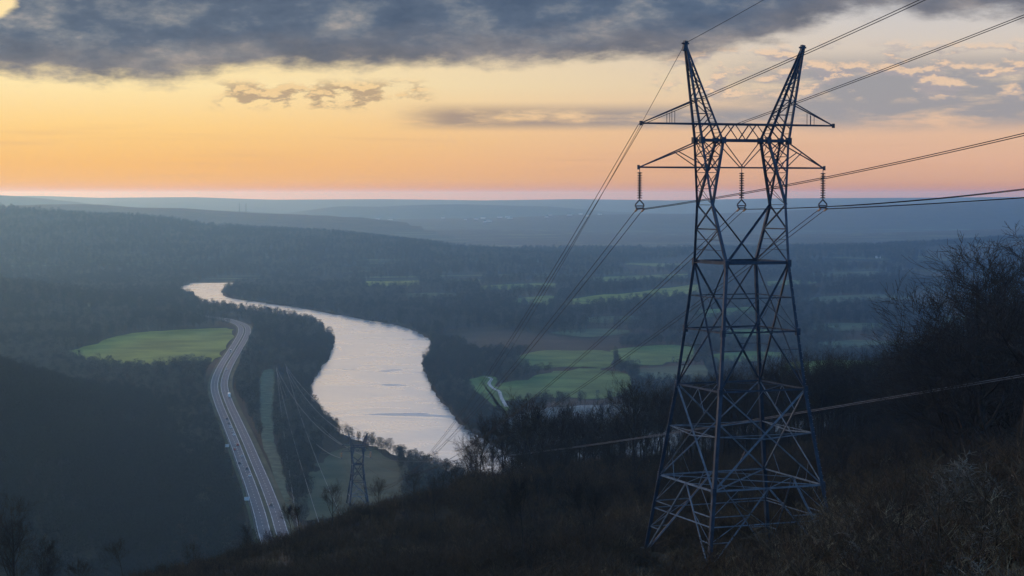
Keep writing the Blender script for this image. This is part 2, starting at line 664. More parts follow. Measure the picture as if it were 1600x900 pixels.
# ------------------------------------------------------------------ materials
def ground_material():
    m = bpy.data.materials.new('valley_ground')
    m.use_nodes = True
    T = NT(m.node_tree)
    p = T.n['Principled BSDF']
    t = T.n.new('ShaderNodeTexCoord')
    v = t.outputs['Object']
    n1 = T.noise(v, 0.012, 6.0, 0.6)
    n2 = T.noise(v, 0.4, 4.0, 0.6)
    litter = T.ramp(T.math('MULTIPLY_ADD', n2, 0.5, T.math('MULTIPLY', n1, 0.5)), [(0.35, (0.022, 0.017, 0.011, 1)), (0.6, (0.058, 0.043, 0.027, 1))])
    # farm land and woods as patches farther out
    wob = T.n.new('ShaderNodeMapping')
    T.l.new(v, wob.inputs[0])
    wob.inputs['Scale'].default_value = (0.0021, 0.0011, 1.0)
    wob.inputs['Rotation'].default_value = (0, 0, 0.25)
    vo = T.n.new('ShaderNodeTexVoronoi')
    T.l.new(wob.outputs[0], vo.inputs['Vector'])
    vo.inputs['Scale'].default_value = 1.0
    sp = T.n.new('ShaderNodeSeparateColor')
    T.l.new(vo.outputs['Color'], sp.inputs[0])
    farm = T.ramp(sp.outputs[0], [(0.0, (0.030, 0.030, 0.020, 1)), (0.60, (0.036, 0.034, 0.024, 1)), (0.72, (0.062, 0.068, 0.034, 1)), (0.84, (0.085, 0.105, 0.045, 1)), (1.0, (0.115, 0.100, 0.066, 1))], 'CONSTANT')
    n3 = T.noise(v, 0.004, 4.0, 0.6)
    farm = T.mix(T.smooth(n3, 0.42, 0.58), (0.032, 0.031, 0.022, 1), farm)
    s = T.n.new('ShaderNodeSeparateXYZ')
    T.l.new(v, s.inputs[0])
    far = T.smooth(s.outputs[1], 2600.0, 4200.0)
    low = T.math('SUBTRACT', 1.0, T.smooth(s.outputs[2], 18.0, 60.0))
    col = T.mix(T.math('MULTIPLY', far, low), litter, farm)
    T.l.new(col, p.inputs['Base Color'])
    p.inputs['Roughness'].default_value = 0.95
    p.inputs['Specular IOR Level'].default_value = 0.1
    b = T.n.new('ShaderNodeBump')
    b.inputs['Strength'].default_value = 0.6
    b.inputs['Distance'].default_value = 2.0
    T.l.new(n2, b.inputs['Height'])
    T.l.new(b.outputs[0], p.inputs['Normal'])
    return m


def water_material():
    m = bpy.data.materials.new('river_water')
    m.use_nodes = True
    T = NT(m.node_tree)
    p = T.n['Principled BSDF']
    t = T.n.new('ShaderNodeTexCoord')
    v = t.outputs['Object']
    mp = T.n.new('ShaderNodeMapping')
    T.l.new(v, mp.inputs[0])
    mp.inputs['Scale'].default_value = (0.010, 0.013, 1)
    mp.inputs['Rotation'].default_value = (0, 0, 0.35)
    pat = T.noise(mp.outputs[0], 1.0, 5.0, 0.55, 0.6)
    rip = T.noise(v, 0.9, 3.0, 0.6)
    p.inputs['Base Color'].default_value = (0.05, 0.065, 0.075, 1)
    p.inputs['IOR'].default_value = 2.3
    p.inputs['Specular IOR Level'].default_value = 0.9
    T.l.new(T.ramp(pat, [(0.40, g(0.27)), (0.55, g(0.31)), (0.61, g(0.25)), (0.66, g(0.42)), (0.74, g(0.5))]), p.inputs['Roughness'])
    b = T.n.new('ShaderNodeBump')
    b.inputs['Strength'].default_value = 0.05
    b.inputs['Distance'].default_value = 0.25
    T.l.new(rip, b.inputs['Height'])
    T.l.new(b.outputs[0], p.inputs['Normal'])
    return m


M_ground = ground_material()
M_water = water_material()
M_asphalt = material('asphalt', (0.060, 0.062, 0.066), (0.085, 0.087, 0.092), 0.15, 0.85)
M_paint = material('road_paint', (0.22, 0.22, 0.21), (0.46, 0.46, 0.45), 0.12, 0.7)
M_verge = material('verge_grass', (0.050, 0.056, 0.030), (0.090, 0.088, 0.050), 0.03, 0.95, spec=.1)
M_clear = material('clearing_grass', (0.036, 0.054, 0.032), (0.100, 0.140, 0.092), 0.11, 0.95, spec=.1, detail=8, lo=.3, hi=.7)
M_track = material('pale_gravel', (0.24, 0.235, 0.22), (0.38, 0.37, 0.35), 0.1, 0.9)
M_concrete = material('concrete', (0.10, 0.10, 0.09), (0.17, 0.165, 0.15), 2.0, 0.9, bump=.2)
M_field1 = material('bright_pasture', (0.105, 0.125, 0.020), (0.215, 0.240, 0.042), 0.014, 0.95, spec=.1, detail=8)
M_field2 = material('green_pasture', (0.055, 0.090, 0.022), (0.125, 0.180, 0.048), 0.016, 0.95, spec=.1, detail=8)
M_field3 = material('dull_pasture', (0.045, 0.060, 0.032), (0.085, 0.110, 0.058), 0.015, 0.95, spec=.1, detail=8)
M_steel = material('dark_steel', (0.020, 0.034, 0.054), (0.048, 0.072, 0.104), 1.3, 0.55, 0.35)
M_pale_steel = material('pale_steel', (0.11, 0.14, 0.17), (0.22, 0.26, 0.30), 1.8, 0.5, 0.4)  # pale tone; on the lower tower it stands in for light on the members
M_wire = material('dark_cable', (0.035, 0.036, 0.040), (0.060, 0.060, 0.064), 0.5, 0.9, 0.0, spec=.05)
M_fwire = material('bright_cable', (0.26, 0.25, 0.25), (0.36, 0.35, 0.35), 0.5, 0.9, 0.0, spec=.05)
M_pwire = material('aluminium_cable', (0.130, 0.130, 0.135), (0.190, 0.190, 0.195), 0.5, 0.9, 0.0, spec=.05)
M_glass = material('insulator_glass', (0.030, 0.034, 0.038), (0.060, 0.060, 0.060), 3.0, 0.25)
M_bark = material('bark', (0.024, 0.018, 0.013), (0.056, 0.044, 0.034), 2.5, 0.9, bump=.4, spec=.2)
M_twig = material('twig_bark', (0.030, 0.021, 0.015), (0.062, 0.045, 0.034), 0.8, 0.9, spec=.2)
M_brush = material('brush_stems', (0.060, 0.039, 0.022), (0.155, 0.100, 0.058), 0.7, 0.9, spec=.2)
M_pale = material('pale_brush_stems', (0.10, 0.078, 0.056), (0.23, 0.175, 0.125), 0.9, 0.9, spec=.2)
M_dead = material('dead_wood', (0.16, 0.13, 0.10), (0.32, 0.27, 0.21), 0.9, 0.9, spec=.2)
M_wood = material('bare_canopy', (0.040, 0.040, 0.034), (0.086, 0.080, 0.062), 0.02, 0.95, spec=.1)
M_wood3 = material('pale_canopy', (0.075, 0.072, 0.060), (0.135, 0.125, 0.100), 0.02, 0.95, spec=.1)
M_wood2 = material('brown_canopy', (0.060, 0.049, 0.037), (0.110, 0.087, 0.064), 0.02, 0.95, spec=.1)
M_white = material('white_wall', (0.50, 0.50, 0.48), (0.66, 0.66, 0.64), 0.3, 0.8)
M_roof = material('grey_roof', (0.10, 0.10, 0.11), (0.16, 0.16, 0.17), 0.3, 0.8)
M_tyre = material('tyre_rubber', (0.02, 0.02, 0.02), (0.03, 0.03, 0.03), 3.0, 0.9)
M_cglass = material('car_glass', (0.02, 0.025, 0.03), (0.03, 0.035, 0.04), 1.0, 0.1)
M_cwhite = material('white_car_paint', (0.72, 0.72, 0.72), (0.82, 0.82, 0.82), 1.0, 0.35)
M_cred = material('red_car_paint', (0.34, 0.02, 0.02), (0.42, 0.03, 0.03), 1.0, 0.35)
M_cdark = material('dark_car_paint', (0.02, 0.022, 0.026), (0.035, 0.037, 0.042), 1.0, 0.35)
M_cgrey = material('grey_car_paint', (0.30, 0.31, 0.32), (0.38, 0.39, 0.40), 1.0, 0.35)

# ------------------------------------------------------------------ ground
GR = 36000.0
azs = np.concatenate([np.arange(-180, -24, 6.0), np.linspace(-24, 24, 470), np.arange(30, 180, 6.0)]) * math.pi / 180
rs = np.concatenate([[2.0], np.geomspace(5.0, GR, 430)])
na, nr = len(azs), len(rs)
AA, RR_ = np.meshgrid(azs, rs)
GX = RR_ * np.sin(AA)
GY = RR_ * np.cos(AA)
GZ = terrain(GX.ravel(), GY.ravel())
verts = np.column_stack([GX.ravel(), GY.ravel(), GZ])
verts = np.vstack([verts, [[0, 0, th(0, 0)]]])
ii, jj = np.meshgrid(np.arange(nr - 1), np.arange(na), indexing='ij')
j2 = (jj + 1) % na
quads = np.stack([ii * na + jj, ii * na + j2, (ii + 1) * na + j2, (ii + 1) * na + jj], -1).reshape(-1, 4)[:, ::-1]
tris = [(j, len(verts) - 1, (j + 1) % na) for j in range(na)]
me = bpy.data.meshes.new('ground')
me.from_pydata(verts.tolist(), [], quads.tolist() + [t[::-1] for t in tris])
me.polygons.foreach_set('use_smooth', [True] * len(me.polygons))
me.materials.append(M_ground)
me.update()
bm = bmesh.new()
bm.from_mesh(me)
bmesh.ops.recalc_face_normals(bm, faces=bm.faces)
s_ = sum(f.normal.z for f in list(bm.faces)[:2000])
if s_ < 0:
    bmesh.ops.reverse_faces(bm, faces=bm.faces)
bm.to_mesh(me)
bm.free()
ground = bpy.data.objects.new('ground', me)
COL.objects.link(ground)
tag(ground, kind='structure')


def sheet(name, pts, z, mat, label=None, thick=0.0):
    bm = bmesh.new()
    vs = [bm.verts.new((p[0], p[1], z)) for p in pts]
    f = bm.faces.new(vs)
    bmesh.ops.triangulate(bm, faces=[f])
    bmesh.ops.recalc_face_normals(bm, faces=bm.faces)
    if sum(f.normal.z for f in bm.faces) < 0:
        bmesh.ops.reverse_faces(bm, faces=bm.faces)
    me = bpy.data.meshes.new(name)
    bm.to_mesh(me)
    bm.free()
    me.materials.append(mat)
    o = bpy.data.objects.new(name, me)
    COL.objects.link(o)
    tag(o, label, kind='structure')
    return o


def closed_smooth(pts, n=5):
    k = len(pts)
    out = []
    for i in range(k):
        p0, p1, p2, p3 = (Vector(pts[(i + j - 1) % k]) for j in range(4))
        for q in range(n):
            t = q / n
            v = 0.5 * ((2 * p1) + (p2 - p0) * t + (2 * p0 - 5 * p1 + 4 * p2 - p3) * t * t + (3 * p1 - p0 - 3 * p2 + p3) * t ** 3)
            out.append((v.x, v.y))
    return out


def rough_edge(pts, amp, seed=0):
    rr = random.Random(seed)
    return [(p[0] + rr.uniform(-amp, amp), p[1] + rr.uniform(-amp, amp) * 1.6) for p in pts]


# river: outline as it is seen over the bank trees, and the water itself a little wider on the near bank
RIV_FAR = [(1000, 830), (900, 765), (850, 742), (800, 715), (760, 690), (735, 676), (712, 655), (690, 628), (672, 600), (662, 578), (661, 563), (669, 551), (676, 543),
           (672, 532), (655, 521), (630, 511), (590, 503), (550, 496), (500, 487), (460, 480), (430, 476), (405, 472), (380, 469), (357, 465),
           (346, 458), (351, 450), (366, 443), (390, 438), (425, 433.5), (405, 431.5), (360, 433.5), (320, 438), (295, 444), (278, 451)]
RIV_NEAR = [(302, 456), (303, 463), (320, 469), (345, 473), (380, 477), (420, 481), (450, 487), (480, 494), (505, 504), (520, 515), (526, 527), (520, 545),
            (505, 565), (492, 580), (488, 600), (492, 620), (505, 640), (525, 658), (560, 675), (600, 690), (650, 706), (700, 722), (745, 737), (800, 762), (900, 830), (960, 880)]
RIV_SEEN = RIV_FAR + RIV_NEAR
RIV_WATER = [(x, y) for x, y in RIV_FAR] + [(x - (4 if 500 < y < 640 else 0), y + (1.5 if y < 462 else 6 if y < 500 else 9 if y < 560 else 13)) for x, y in RIV_NEAR]
river_pts = [at(px, py, 0.5) for px, py in closed_smooth(RIV_WATER, 6)]
river_pts = rough_edge(river_pts, 2.5, 3)
river = sheet('river', river_pts, 0.5, M_water)

FIELDS = [
    ('bright', [(92, 553), (150, 537), (195, 522), (250, 517), (330, 513), (362, 514), (364, 522), (352, 545), (340, 560), (322, 566), (290, 565), (255, 571), (200, 572), (150, 566), (115, 558)]),
    ('green', [(806, 562), (835, 549), (900, 547), (962, 551), (955, 574), (900, 573), (830, 575)]),
    ('green', [(778, 602), (830, 590), (870, 580), (930, 575), (985, 590), (990, 612), (940, 622), (850, 622), (800, 628)]),
    ('green', [(962, 548), (1010, 541), (1085, 541), (1085, 560), (1010, 571), (968, 566)]),
    ('dull', [(990, 577), (1100, 570), (1110, 592), (1010, 592)]),
    ('green', [(728, 597), (752, 590), (775, 592), (795, 640), (770, 640)]),
    ('bright', [(872, 473), (930, 462), (1000, 456), (1095, 444), (1095, 459), (1000, 467), (900, 477)]),
    ('bright', [(558, 441), (600, 437), (656, 438.5), (655, 446), (580, 447.5)]),
    ('dull', [(493, 435), (545, 431.5), (552, 439), (500, 441.5)]),
    ('green', [(680, 435), (750, 433), (756, 439), (690, 441)]),
    ('green', [(960, 416), (1020, 407), (1095, 401), (1095, 411), (985, 426)]),
    ('bright', [(1225, 571), (1290, 563), (1400, 568), (1395, 592), (1230, 592)]),
    ('green', [(1100, 556), (1160, 549), (1230, 551), (1210, 562), (1120, 566)]),
    ('green', [(1110, 520), (1170, 514), (1225, 517), (1160, 527)]),
    ('dull', [(1440, 500), (1500, 494), (1560, 497), (1500, 506)]),
    ('green', [(1180, 442), (1240, 438), (1280, 441), (1210, 447)]),
    ('green', [(740, 448), (820, 443), (870, 443), (868, 450), (750, 453)]),
    ('dull', [(475, 784), (540, 776), (580, 784), (560, 800), (490, 803)]),
    ('rough', [(506, 716), (524, 704), (545, 694), (572, 699), (600, 706), (640, 736), (668, 742), (640, 762), (628, 790), (585, 806), (490, 812), (452, 790), (470, 770), (458, 748), (486, 736)]),
    ('green', [(790, 470), (850, 462), (880, 468), (850, 478)]),
    ('green', [(1080, 487), (1180, 480), (1200, 488), (1100, 496)]),
    ('dull', [(1240, 468), (1360, 460), (1420, 466), (1300, 476)]),
    ('dull', [(1255, 540), (1340, 532), (1440, 536), (1350, 546)]),
    ('dull', [(860, 520), (930, 514), (985, 518), (930, 527)]),
    ('dull', [(1240, 430), (1340, 424), (1420, 425), (1330, 433)]),
    ('dull', [(1235, 511), (1330, 505), (1420, 508), (1320, 518)]),
    ('green', [(900, 436), (990, 431), (1080, 428), (1070, 435), (950, 441)]),
    ('dull', [(1000, 385), (1080, 381), (1085, 385), (1010, 389)]),
    ('dull', [(880, 500), (960, 494), (1030, 497), (950, 505)]),
    ('dull', [(600, 462), (680, 458), (740, 462), (660, 467)]),
    ('dull', [(820, 430), (880, 427), (900, 431), (840, 434)]),
    ('green', [(545, 412), (600, 409), (640, 412), (580, 415)]),
]
FIELDS.append(('painted_mist', [(770, 668), (830, 644), (900, 634), (1070, 625), (1180, 612), (1330, 606), (1340, 660), (1200, 690), (1060, 745), (900, 750), (830, 725)]))  # pale patch painted to look like mist between the row trunks
FM = {'rough': M_verge, 'painted_mist': material('painted_mist', (0.130, 0.127, 0.115), (0.215, 0.205, 0.180), 0.02, 0.95, spec=.1, detail=8), 'bright': M_field1, 'green': M_field2, 'dull': M_field3}
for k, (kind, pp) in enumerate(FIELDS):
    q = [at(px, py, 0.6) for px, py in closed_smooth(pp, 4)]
    sheet('field_or_painted_mist', rough_edge(q, 7.0 if k else 4.0, 40 + k), 0.6 + 0.02 * k, FM[kind])  # the last sheet is the painted mist patch, not farmland

CLEAR = [(404, 600), (408, 586), (417, 577), (430, 579), (431, 600), (428, 640), (427, 670), (434, 705), (447, 750), (452, 790), (440, 800), (428, 750), (411, 690), (405, 640)]
sheet('clearing', rough_edge([at(px, py, 0.7) for px, py in closed_smooth(CLEAR, 5)], 1.2, 5), 0.7, M_clear)


def ribbon(name, line, w0, w1, z, mat, dash=None, kind='structure', crown=0.0):
    """a strip between two offsets of a line"""
    mb = MB()
    n = len(line)
    nor = []
    for i in range(n):
        a = Vector(line[max(i - 1, 0)])
        b = Vector(line[min(i + 1, n - 1)])
        d = (b - a).normalized()
        nor.append(Vector((d.y, -d.x)))       # right-hand side when walking along the line
    s = 0.0
    for i in range(n - 1):
        a, b = Vector(line[i]), Vector(line[i + 1])
        L = (b - a).length
        parts = [(0.0, 1.0)]
        if dash:
            parts = []
            on, per = dash
            t = -((s) % per)
            while t < L:
                t0, t1 = max(t, 0), min(t + on, L)
                if t1 > t0:
                    parts.append((t0 / L, t1 / L))
                t += per
        for t0, t1 in parts:
            p0 = a.lerp(b, t0)
            p1 = a.lerp(b, t1)
            n0 = nor[i].lerp(nor[i + 1], t0)
            n1 = nor[i].lerp(nor[i + 1], t1)
            k = len(mb.v)
            for p, m in ((p0, n0), (p1, n1)):
                for w in (w0, w1):
                    e = p + m * w
                    mb.v.append((e.x, e.y, z))
            mb.f.append((k, k + 1, k + 3, k + 2))
            mb.mi.append(0)
        s += L
    o = mb.build(name, mat)
    bm = bmesh.new()
    bm.from_mesh(o.data)
    bmesh.ops.recalc_face_normals(bm, faces=bm.faces)
    for f in bm.faces:
        if f.normal.z < 0:
            f.normal_flip()
    bm.to_mesh(o.data)
    bm.free()
    if kind:
        tag(o, kind=kind)
    return o


# the divided highway: verge, two carriageways, markings, median
ribbon('verge', road_line, -12.0, 13.5, 0.9, M_verge)
ribbon('road', road_line, -9.0, -1.2, RZ, M_asphalt)
ribbon('road', road_line, 1.2, 9.0, RZ, M_asphalt)
ribbon('median', road_line, -1.2, 1.2, RZ + 0.12, M_verge)
mk = RZ + 0.03
for w in (-8.5, -1.65, 1.65, 8.5):
    ribbon('road_marking', road_line, w - 0.22, w + 0.22, mk, M_paint)
for w in (-5.05, 5.05):
    ribbon('road_marking', road_line, w - 0.16, w + 0.16, mk, M_paint, dash=(4.0, 12.0))
TRACK = [(757, 589), (768, 592), (764, 600), (772, 608), (780, 612), (783, 621), (791, 636)]
ribbon('dirt_track', catmull([at(px, py, 0.9) for px, py in TRACK], 5), -1.7, 1.7, 1.3, M_track)


def line_point(line, s):
    acc = 0.0
    for i in range(len(line) - 1):
        a, b = Vector(line[i]), Vector(line[i + 1])
        L = (b - a).length
        if acc + L >= s:
            p = a.lerp(b, (s - acc) / L)
            d = (b - a) / L
            return p, d
        acc += L
    return Vector(line[-1]), (Vector(line[-1]) - Vector(line[-2])).normalized()


def near_s(px, py):
    q = Vector(at(px, py, RZ))
    best, acc, bs = 1e9, 0, 0
    for i in range(len(road_line) - 1):
        a, b = Vector(road_line[i]), Vector(road_line[i + 1])
        L = (b - a).length
        t = max(0, min(1, (q - a).dot(b - a) / (L * L)))
        d = (a.lerp(b, t) - q).length
        if d < best:
            best, bs = d, acc + t * L
        acc += L
    return bs


# ------------------------------------------------------------------ haze
hz = MB()
hz.box(-GR - 1500, GR + 1500, -GR - 1500, GR + 1500, float(GZ.min()) - 1.0, max(236.0, float(GZ.max()) + 3))
mh = bpy.data.materials.new('haze_air')
mh.use_nodes = True
mh.node_tree.nodes.clear()
ho = mh.node_tree.nodes.new('ShaderNodeOutputMaterial')
hv = mh.node_tree.nodes.new('ShaderNodeVolumePrincipled')
hv.inputs['Color'].default_value = HAZE_COLOR
hv.inputs['Density'].default_value = HAZE_DENSITY
hv.inputs['Absorption Color'].default_value = HAZE_ABSORB
hv.inputs['Anisotropy'].default_value = HAZE_ANISO
mh.node_tree.links.new(hv.outputs[0], ho.inputs['Volume'])
haze = hz.build('haze', mh)
tag(haze, kind='stuff')
print('ground z range', GZ.min(), GZ.max())


# ------------------------------------------------------------------ lattice tower
def tower_points(v):
    return v


def build_tower(name, label, cat, group, ox, oy, rz, base_z, fat=1.0, scale=1.0, simple=False, ground_feet=True, bfat=None):
    bfat = bfat or fat
    """steel lattice tower of the twin-peaked kind; local z = 0 at its footing level"""
    root = empty(name, (ox, oy, base_z), rz)
    tag(root, label, cat, group)
    S = scale
    Z0 = 33.0

    def Pt(x, y, zrel):
        return (x * S, y * S, (zrel + Z0) * S)

    def hs(z):
        if z >= -6.24:
            return 3.15
        if z >= -17.6:
            return 3.15 + (4.3 - 3.15) * (-6.24 - z) / (17.6 - 6.24)
        return 4.3 + (6.35 - 4.3) * (-17.6 - z) / (32.5 - 17.6)

    SG = [(-1, -1), (1, -1), (1, 1), (-1, 1)]
    c, s = math.cos(rz), math.sin(rz)
    zfoot = []
    for sx, sy in SG:
        zf = -33.0
        for _ in range(4):
            lx, ly = sx * hs(zf) * S, sy * hs(zf) * S
            zf = (th(ox + lx * c - ly * s, oy + lx * s + ly * c) - base_z) / S - Z0 if ground_feet else -33.0
        zfoot.append(zf)

    def corner(i, z):
        return Pt(SG[i][0] * hs(z), SG[i][1] * hs(z), z)

    def mid(i, z, t=0.5):
        a, b = Vector(corner(i, z)), Vector(corner((i + 1) % 4, z))
        return a.lerp(b, t)

    wl = 0.30 * fat * S
    wm = 0.145 * bfat * S
    wb = 0.09 * bfat * S
    wt = 0.05 * bfat * S
    # legs
    for i, (sx, sy) in enumerate(SG):
        m = MB()
        neck = Pt(sx * 3.72, sy * 1.5, -1.0)
        m.angle(neck, corner(i, -6.24), wl * .8, flip=sx * sy)
        m.angle(corner(i, -6.24), corner(i, -17.6), wl * .92, flip=sx * sy)
        m.angle(corner(i, -17.6), corner(i, zfoot[i]), wl * 1.12, flip=sx * sy)
        for z in (-6.24, -12.4, -17.6, -26.2):       # splice plates
            p = Vector(corner(i, z))
            m.beam(p + Vector((0, 0, .32 * S)), p - Vector((0, 0, .32 * S)), wl * 1.25)
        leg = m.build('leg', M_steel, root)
        if not simple:
            fz = zfoot[i]
            f = MB()
            p = Vector(corner(i, fz))
            f.tube([p + Vector((0, 0, -1.0)), p + Vector((0, 0, .45))], 0.55, 10, True)
            f.build('footing', M_concrete, leg)
            if i == 1 or i == 3:
                st = MB()
                for k in range(70):
                    z = -7 - k * 0.36
                    p = Vector(corner(i, z))
                    o = Vector((sx * .26, 0, 0)) if k % 2 else Vector((0, sy * .26, 0))
                    st.beam(p, p + o, 0.03)
                st.build('step_bolts', M_pale_steel, leg)['kind'] = 'stuff'
    # horizontal frames
    frames = [(-6.24, wl * .95), (-9.35, wb), (-12.4, wm), (-17.6, wm), (-26.2, wm)]
    if not simple:
        frames += [(-21.5, wt), (-29.3, wb)]
    for z, w in frames:
        m = MB()
        for i in range(4):
            m.angle(corner(i, z), corner((i + 1) % 4, z), w)
        if z in (-12.4, -17.6, -26.2) and not simple:
            for i in range(4):
                m.angle(mid(i, z), mid((i + 1) % 4, z), wt)
        m.build('horizontal_frame', M_steel if z > -18 else M_pale_steel, root)  # lowest frames take the paler steel as painted light
    # face bracing
    for i in range(4):
        j = (i + 1) % 4
        m = MB()
        # long crossing diagonals from the waist to the lower frame
        m.angle(corner(i, -6.24), corner(j, -17.6), wm)
        m.angle(corner(j, -6.24), corner(i, -17.6), wm, flip=-1)
        if not simple:
            m.angle(corner(i, -12.4), mid(i, -9.35), wt)
            m.angle(corner(j, -12.4), mid(i, -9.35), wt)
            for z in (-14.0, -15.8):
                t = (z + 6.24) / (-17.6 + 6.24)
                m.angle(corner(i, z), Vector(corner(j, -6.24)).lerp(Vector(corner(i, -17.6)), t), wt)
                m.angle(corner(j, z), Vector(corner(i, -6.24)).lerp(Vector(corner(j, -17.6)), t), wt)
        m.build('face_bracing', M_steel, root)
        m = MB()
        a, b = Vector(corner(i, zfoot[i])), Vector(corner(j, zfoot[j]))
        # lower panel: crossing diagonals down to mid height, then an open knee with sub-bracing
        zk = -26.2
        apex = Vector(mid(i, zk))
        m.angle(corner(i, -17.6), corner(j, zk), wm * .9)
        m.angle(corner(j, -17.6), corner(i, zk), wm * .9, flip=-1)
        m.angle(apex, a, wm)
        m.angle(apex, b, wm, flip=-1)
        if not simple:
            for (leg_i, foot) in ((i, a), (j, b)):
                top = Vector(corner(leg_i, zk))
                for t in (0.33, 0.66):
                    q = apex.lerp(foot, t)
                    zz = q.z / S - Z0
                    m.angle(q, corner(leg_i, zz), wb)
                    t2 = t - 0.33
                    q2 = apex.lerp(foot, t2)
                    zz2 = q2.z / S - Z0
                    m.angle(corner(leg_i, zz), q2 if t2 > 0 else apex.lerp(top, .55), wt)
                q3 = Vector(corner(leg_i, -17.6)).lerp(Vector(corner(j if leg_i == i else i, zk)), 0.5)
                m.angle(q3, corner(leg_i, -21.5), wb)
                m.angle(Vector(corner(leg_i, -17.6)).lerp(Vector(corner(j if leg_i == i else i, zk)), 0.78), mid(i, zk, 0.72 if leg_i == i else 0.28), wt)
            m.angle(mid(i, -17.6), Vector(corner(i, -17.6)).lerp(Vector(corner(j, zk)), 0.25), wt)
            m.angle(mid(i, -17.6), Vector(corner(j, -17.6)).lerp(Vector(corner(i, zk)), 0.25), wt)
        m.build('lower_bracing', M_pale_steel, root)  # light on the lower members is put into this paler colour
    if not simple:
        m = MB()       # plan bracing at the knee
        for z in (-26.2,):
            m.angle(corner(0, z), corner(2, z), wb)
            m.angle(corner(1, z), corner(3, z), wb)
        m.build('plan_bracing', M_pale_steel, root)  # same pale tone painted in for light
    # throat between waist and neck
    m = MB()
    neck = lambda i: Pt(SG[i][0] * 3.72, SG[i][1] * 1.5, -1.0)
    m.angle(neck(0), corner(2, -6.24), wm * 1.15)
    m.angle(neck(2), corner(0, -6.24), wm * 1.15, flip=-1)
    for (a, b) in ((3, 0), (1, 2)):
        A = Vector(neck(a)).lerp(Vector(corner(a, -6.24)), .42)
        B = Vector(neck(b)).lerp(Vector(corner(b, -6.24)), .42)
        m.angle(A, B, wm * .8)
        m.angle(neck(a), B, wm * .8)
        m.angle(neck(b), A, wm * .8)
        if not simple:
            m.angle(A, corner(b, -6.24), wb)
            m.angle(B, corner(a, -6.24), wb)
            for t in (.6, .78):
                m.angle(Vector(neck(a)).lerp(Vector(corner(a, -6.24)), t), Vector(neck(b)).lerp(Vector(corner(b, -6.24)), t), wt)
    m.build('throat_bracing', M_steel, root)
    # side columns from neck to bridge
    zb = 4.84
    for sx in (-1, 1):
        m = MB()
        for sy in (-1, 1):
            nk = Vector(Pt(sx * 3.72, sy * 1.5, -1.0))
            out = Vector(Pt(sx * 4.4, sy * .75, zb))
            inn = Vector(Pt(sx * 2.3, sy * .75, zb))
            m.angle(nk, out, wl * .72)
            m.angle(nk, inn, wl * .72, flip=-1)
            n = 4
            for k in range(1, n):
                t0, t1 = k / n, (k + 1) / n
                m.angle(nk.lerp(out, t0), nk.lerp(inn, t1 if k < n - 1 else 1), wb)
                m.angle(nk.lerp(inn, t0), nk.lerp(out, t1 if k < n - 1 else 1), wb, flip=-1)
                if not simple:
                    m.angle(nk.lerp(out, t0), nk.lerp(inn, t0), wt)
        if not simple:
            for xe in (4.4, 2.3):
                for k in range(4):
                    t0, t1 = k / 4, (k + 1) / 4
                    a = [Vector(Pt(sx * 3.72, sy * 1.5, -1)).lerp(Vector(Pt(sx * xe, sy * .75, zb)), t0) for sy in (-1, 1)]
                    b = [Vector(Pt(sx * 3.72, sy * 1.5, -1)).lerp(Vector(Pt(sx * xe, sy * .75, zb)), t1) for sy in (-1, 1)]
                    m.angle(a[0], a[1], wt)
                    m.angle(a[k % 2], b[1 - k % 2], wt)
        m.build('column', M_steel, root)
    # bridge
    m = MB()
    for sy in (-1, 1):
        m.beam(Pt(-4.4, sy * .75, zb), Pt(4.4, sy * .75, zb), wl * .8)
    for x in (-4.4, -2.3, 0, 2.3, 4.4):
        m.angle(Pt(x, -.75, zb), Pt(x, .75, zb), wb)
    for x in (-4.4, -2.3, 2.3, 4.4):
        for sy in (-1, 1):
            m.beam(Pt(x, sy * .75, zb - .28), Pt(x, sy * .75, zb + .28), wl * 1.45)
    for sy in (-1, 1):          # zig-zag between bridge and upper arm
        xs = [-2.3, -1.1, 0, 1.1, 2.3]
        for k in range(len(xs) - 1):
            za, zc = (zb, 6.3) if k % 2 == 0 else (6.3, zb)
            m.angle(Pt(xs[k], sy * .75, za), Pt(xs[k + 1], sy * .75, zc), wb)
        m.angle(Pt(-4.4, sy * .75, zb), Pt(-2.9, sy * .7, 6.3), wb)
        m.angle(Pt(4.4, sy * .75, zb), Pt(2.9, sy * .7, 6.3), wb)
    m.build('bridge_beam', M_steel, root)
    # arms
    UL, UR, LL, LR = -9.95, 9.35, -10.2, 8.45
    m = MB()
    for sy in (-1, 1):
        m.beam(Pt(UL, 0, 6.3), Pt(-4.6, sy * .7, 6.3), wm)
        m.beam(Pt(-4.6, sy * .7, 6.3), Pt(4.6, sy * .7, 6.3), wm * 1.1)
        m.beam(Pt(4.6, sy * .7, 6.3), Pt(UR, 0, 6.3), wm)
        m.angle(Pt(UL, 0, 6.35), Pt(-5.05, sy * .4, 8.3), wb)
        m.angle(Pt(UR, 0, 6.35), Pt(5.15, sy * .4, 8.3), wb)
        for x, zt in ((-7.4, 7.25), (-6.9, 7.45), (7.3, 7.2), (6.9, 7.4)):
            m.angle(Pt(x, sy * .3, 6.3), Pt(x, sy * .3, zt), wt)
        for k in range(4):
            x = -4.6 + k * 2.3
            m.angle(Pt(x, -.7 * sy, 6.3), Pt(x + 2.3, .7 * sy, 6.3), wt)
    m.beam(Pt(UL - .15, 0, 6.1), Pt(UL - .15, 0, 6.5), wl * .7)
    m.beam(Pt(UR + .15, 0, 6.1), Pt(UR + .15, 0, 6.5), wl * .7)
    m.build('upper_crossarm', M_steel, root)
    m = MB()
    za = 2.38
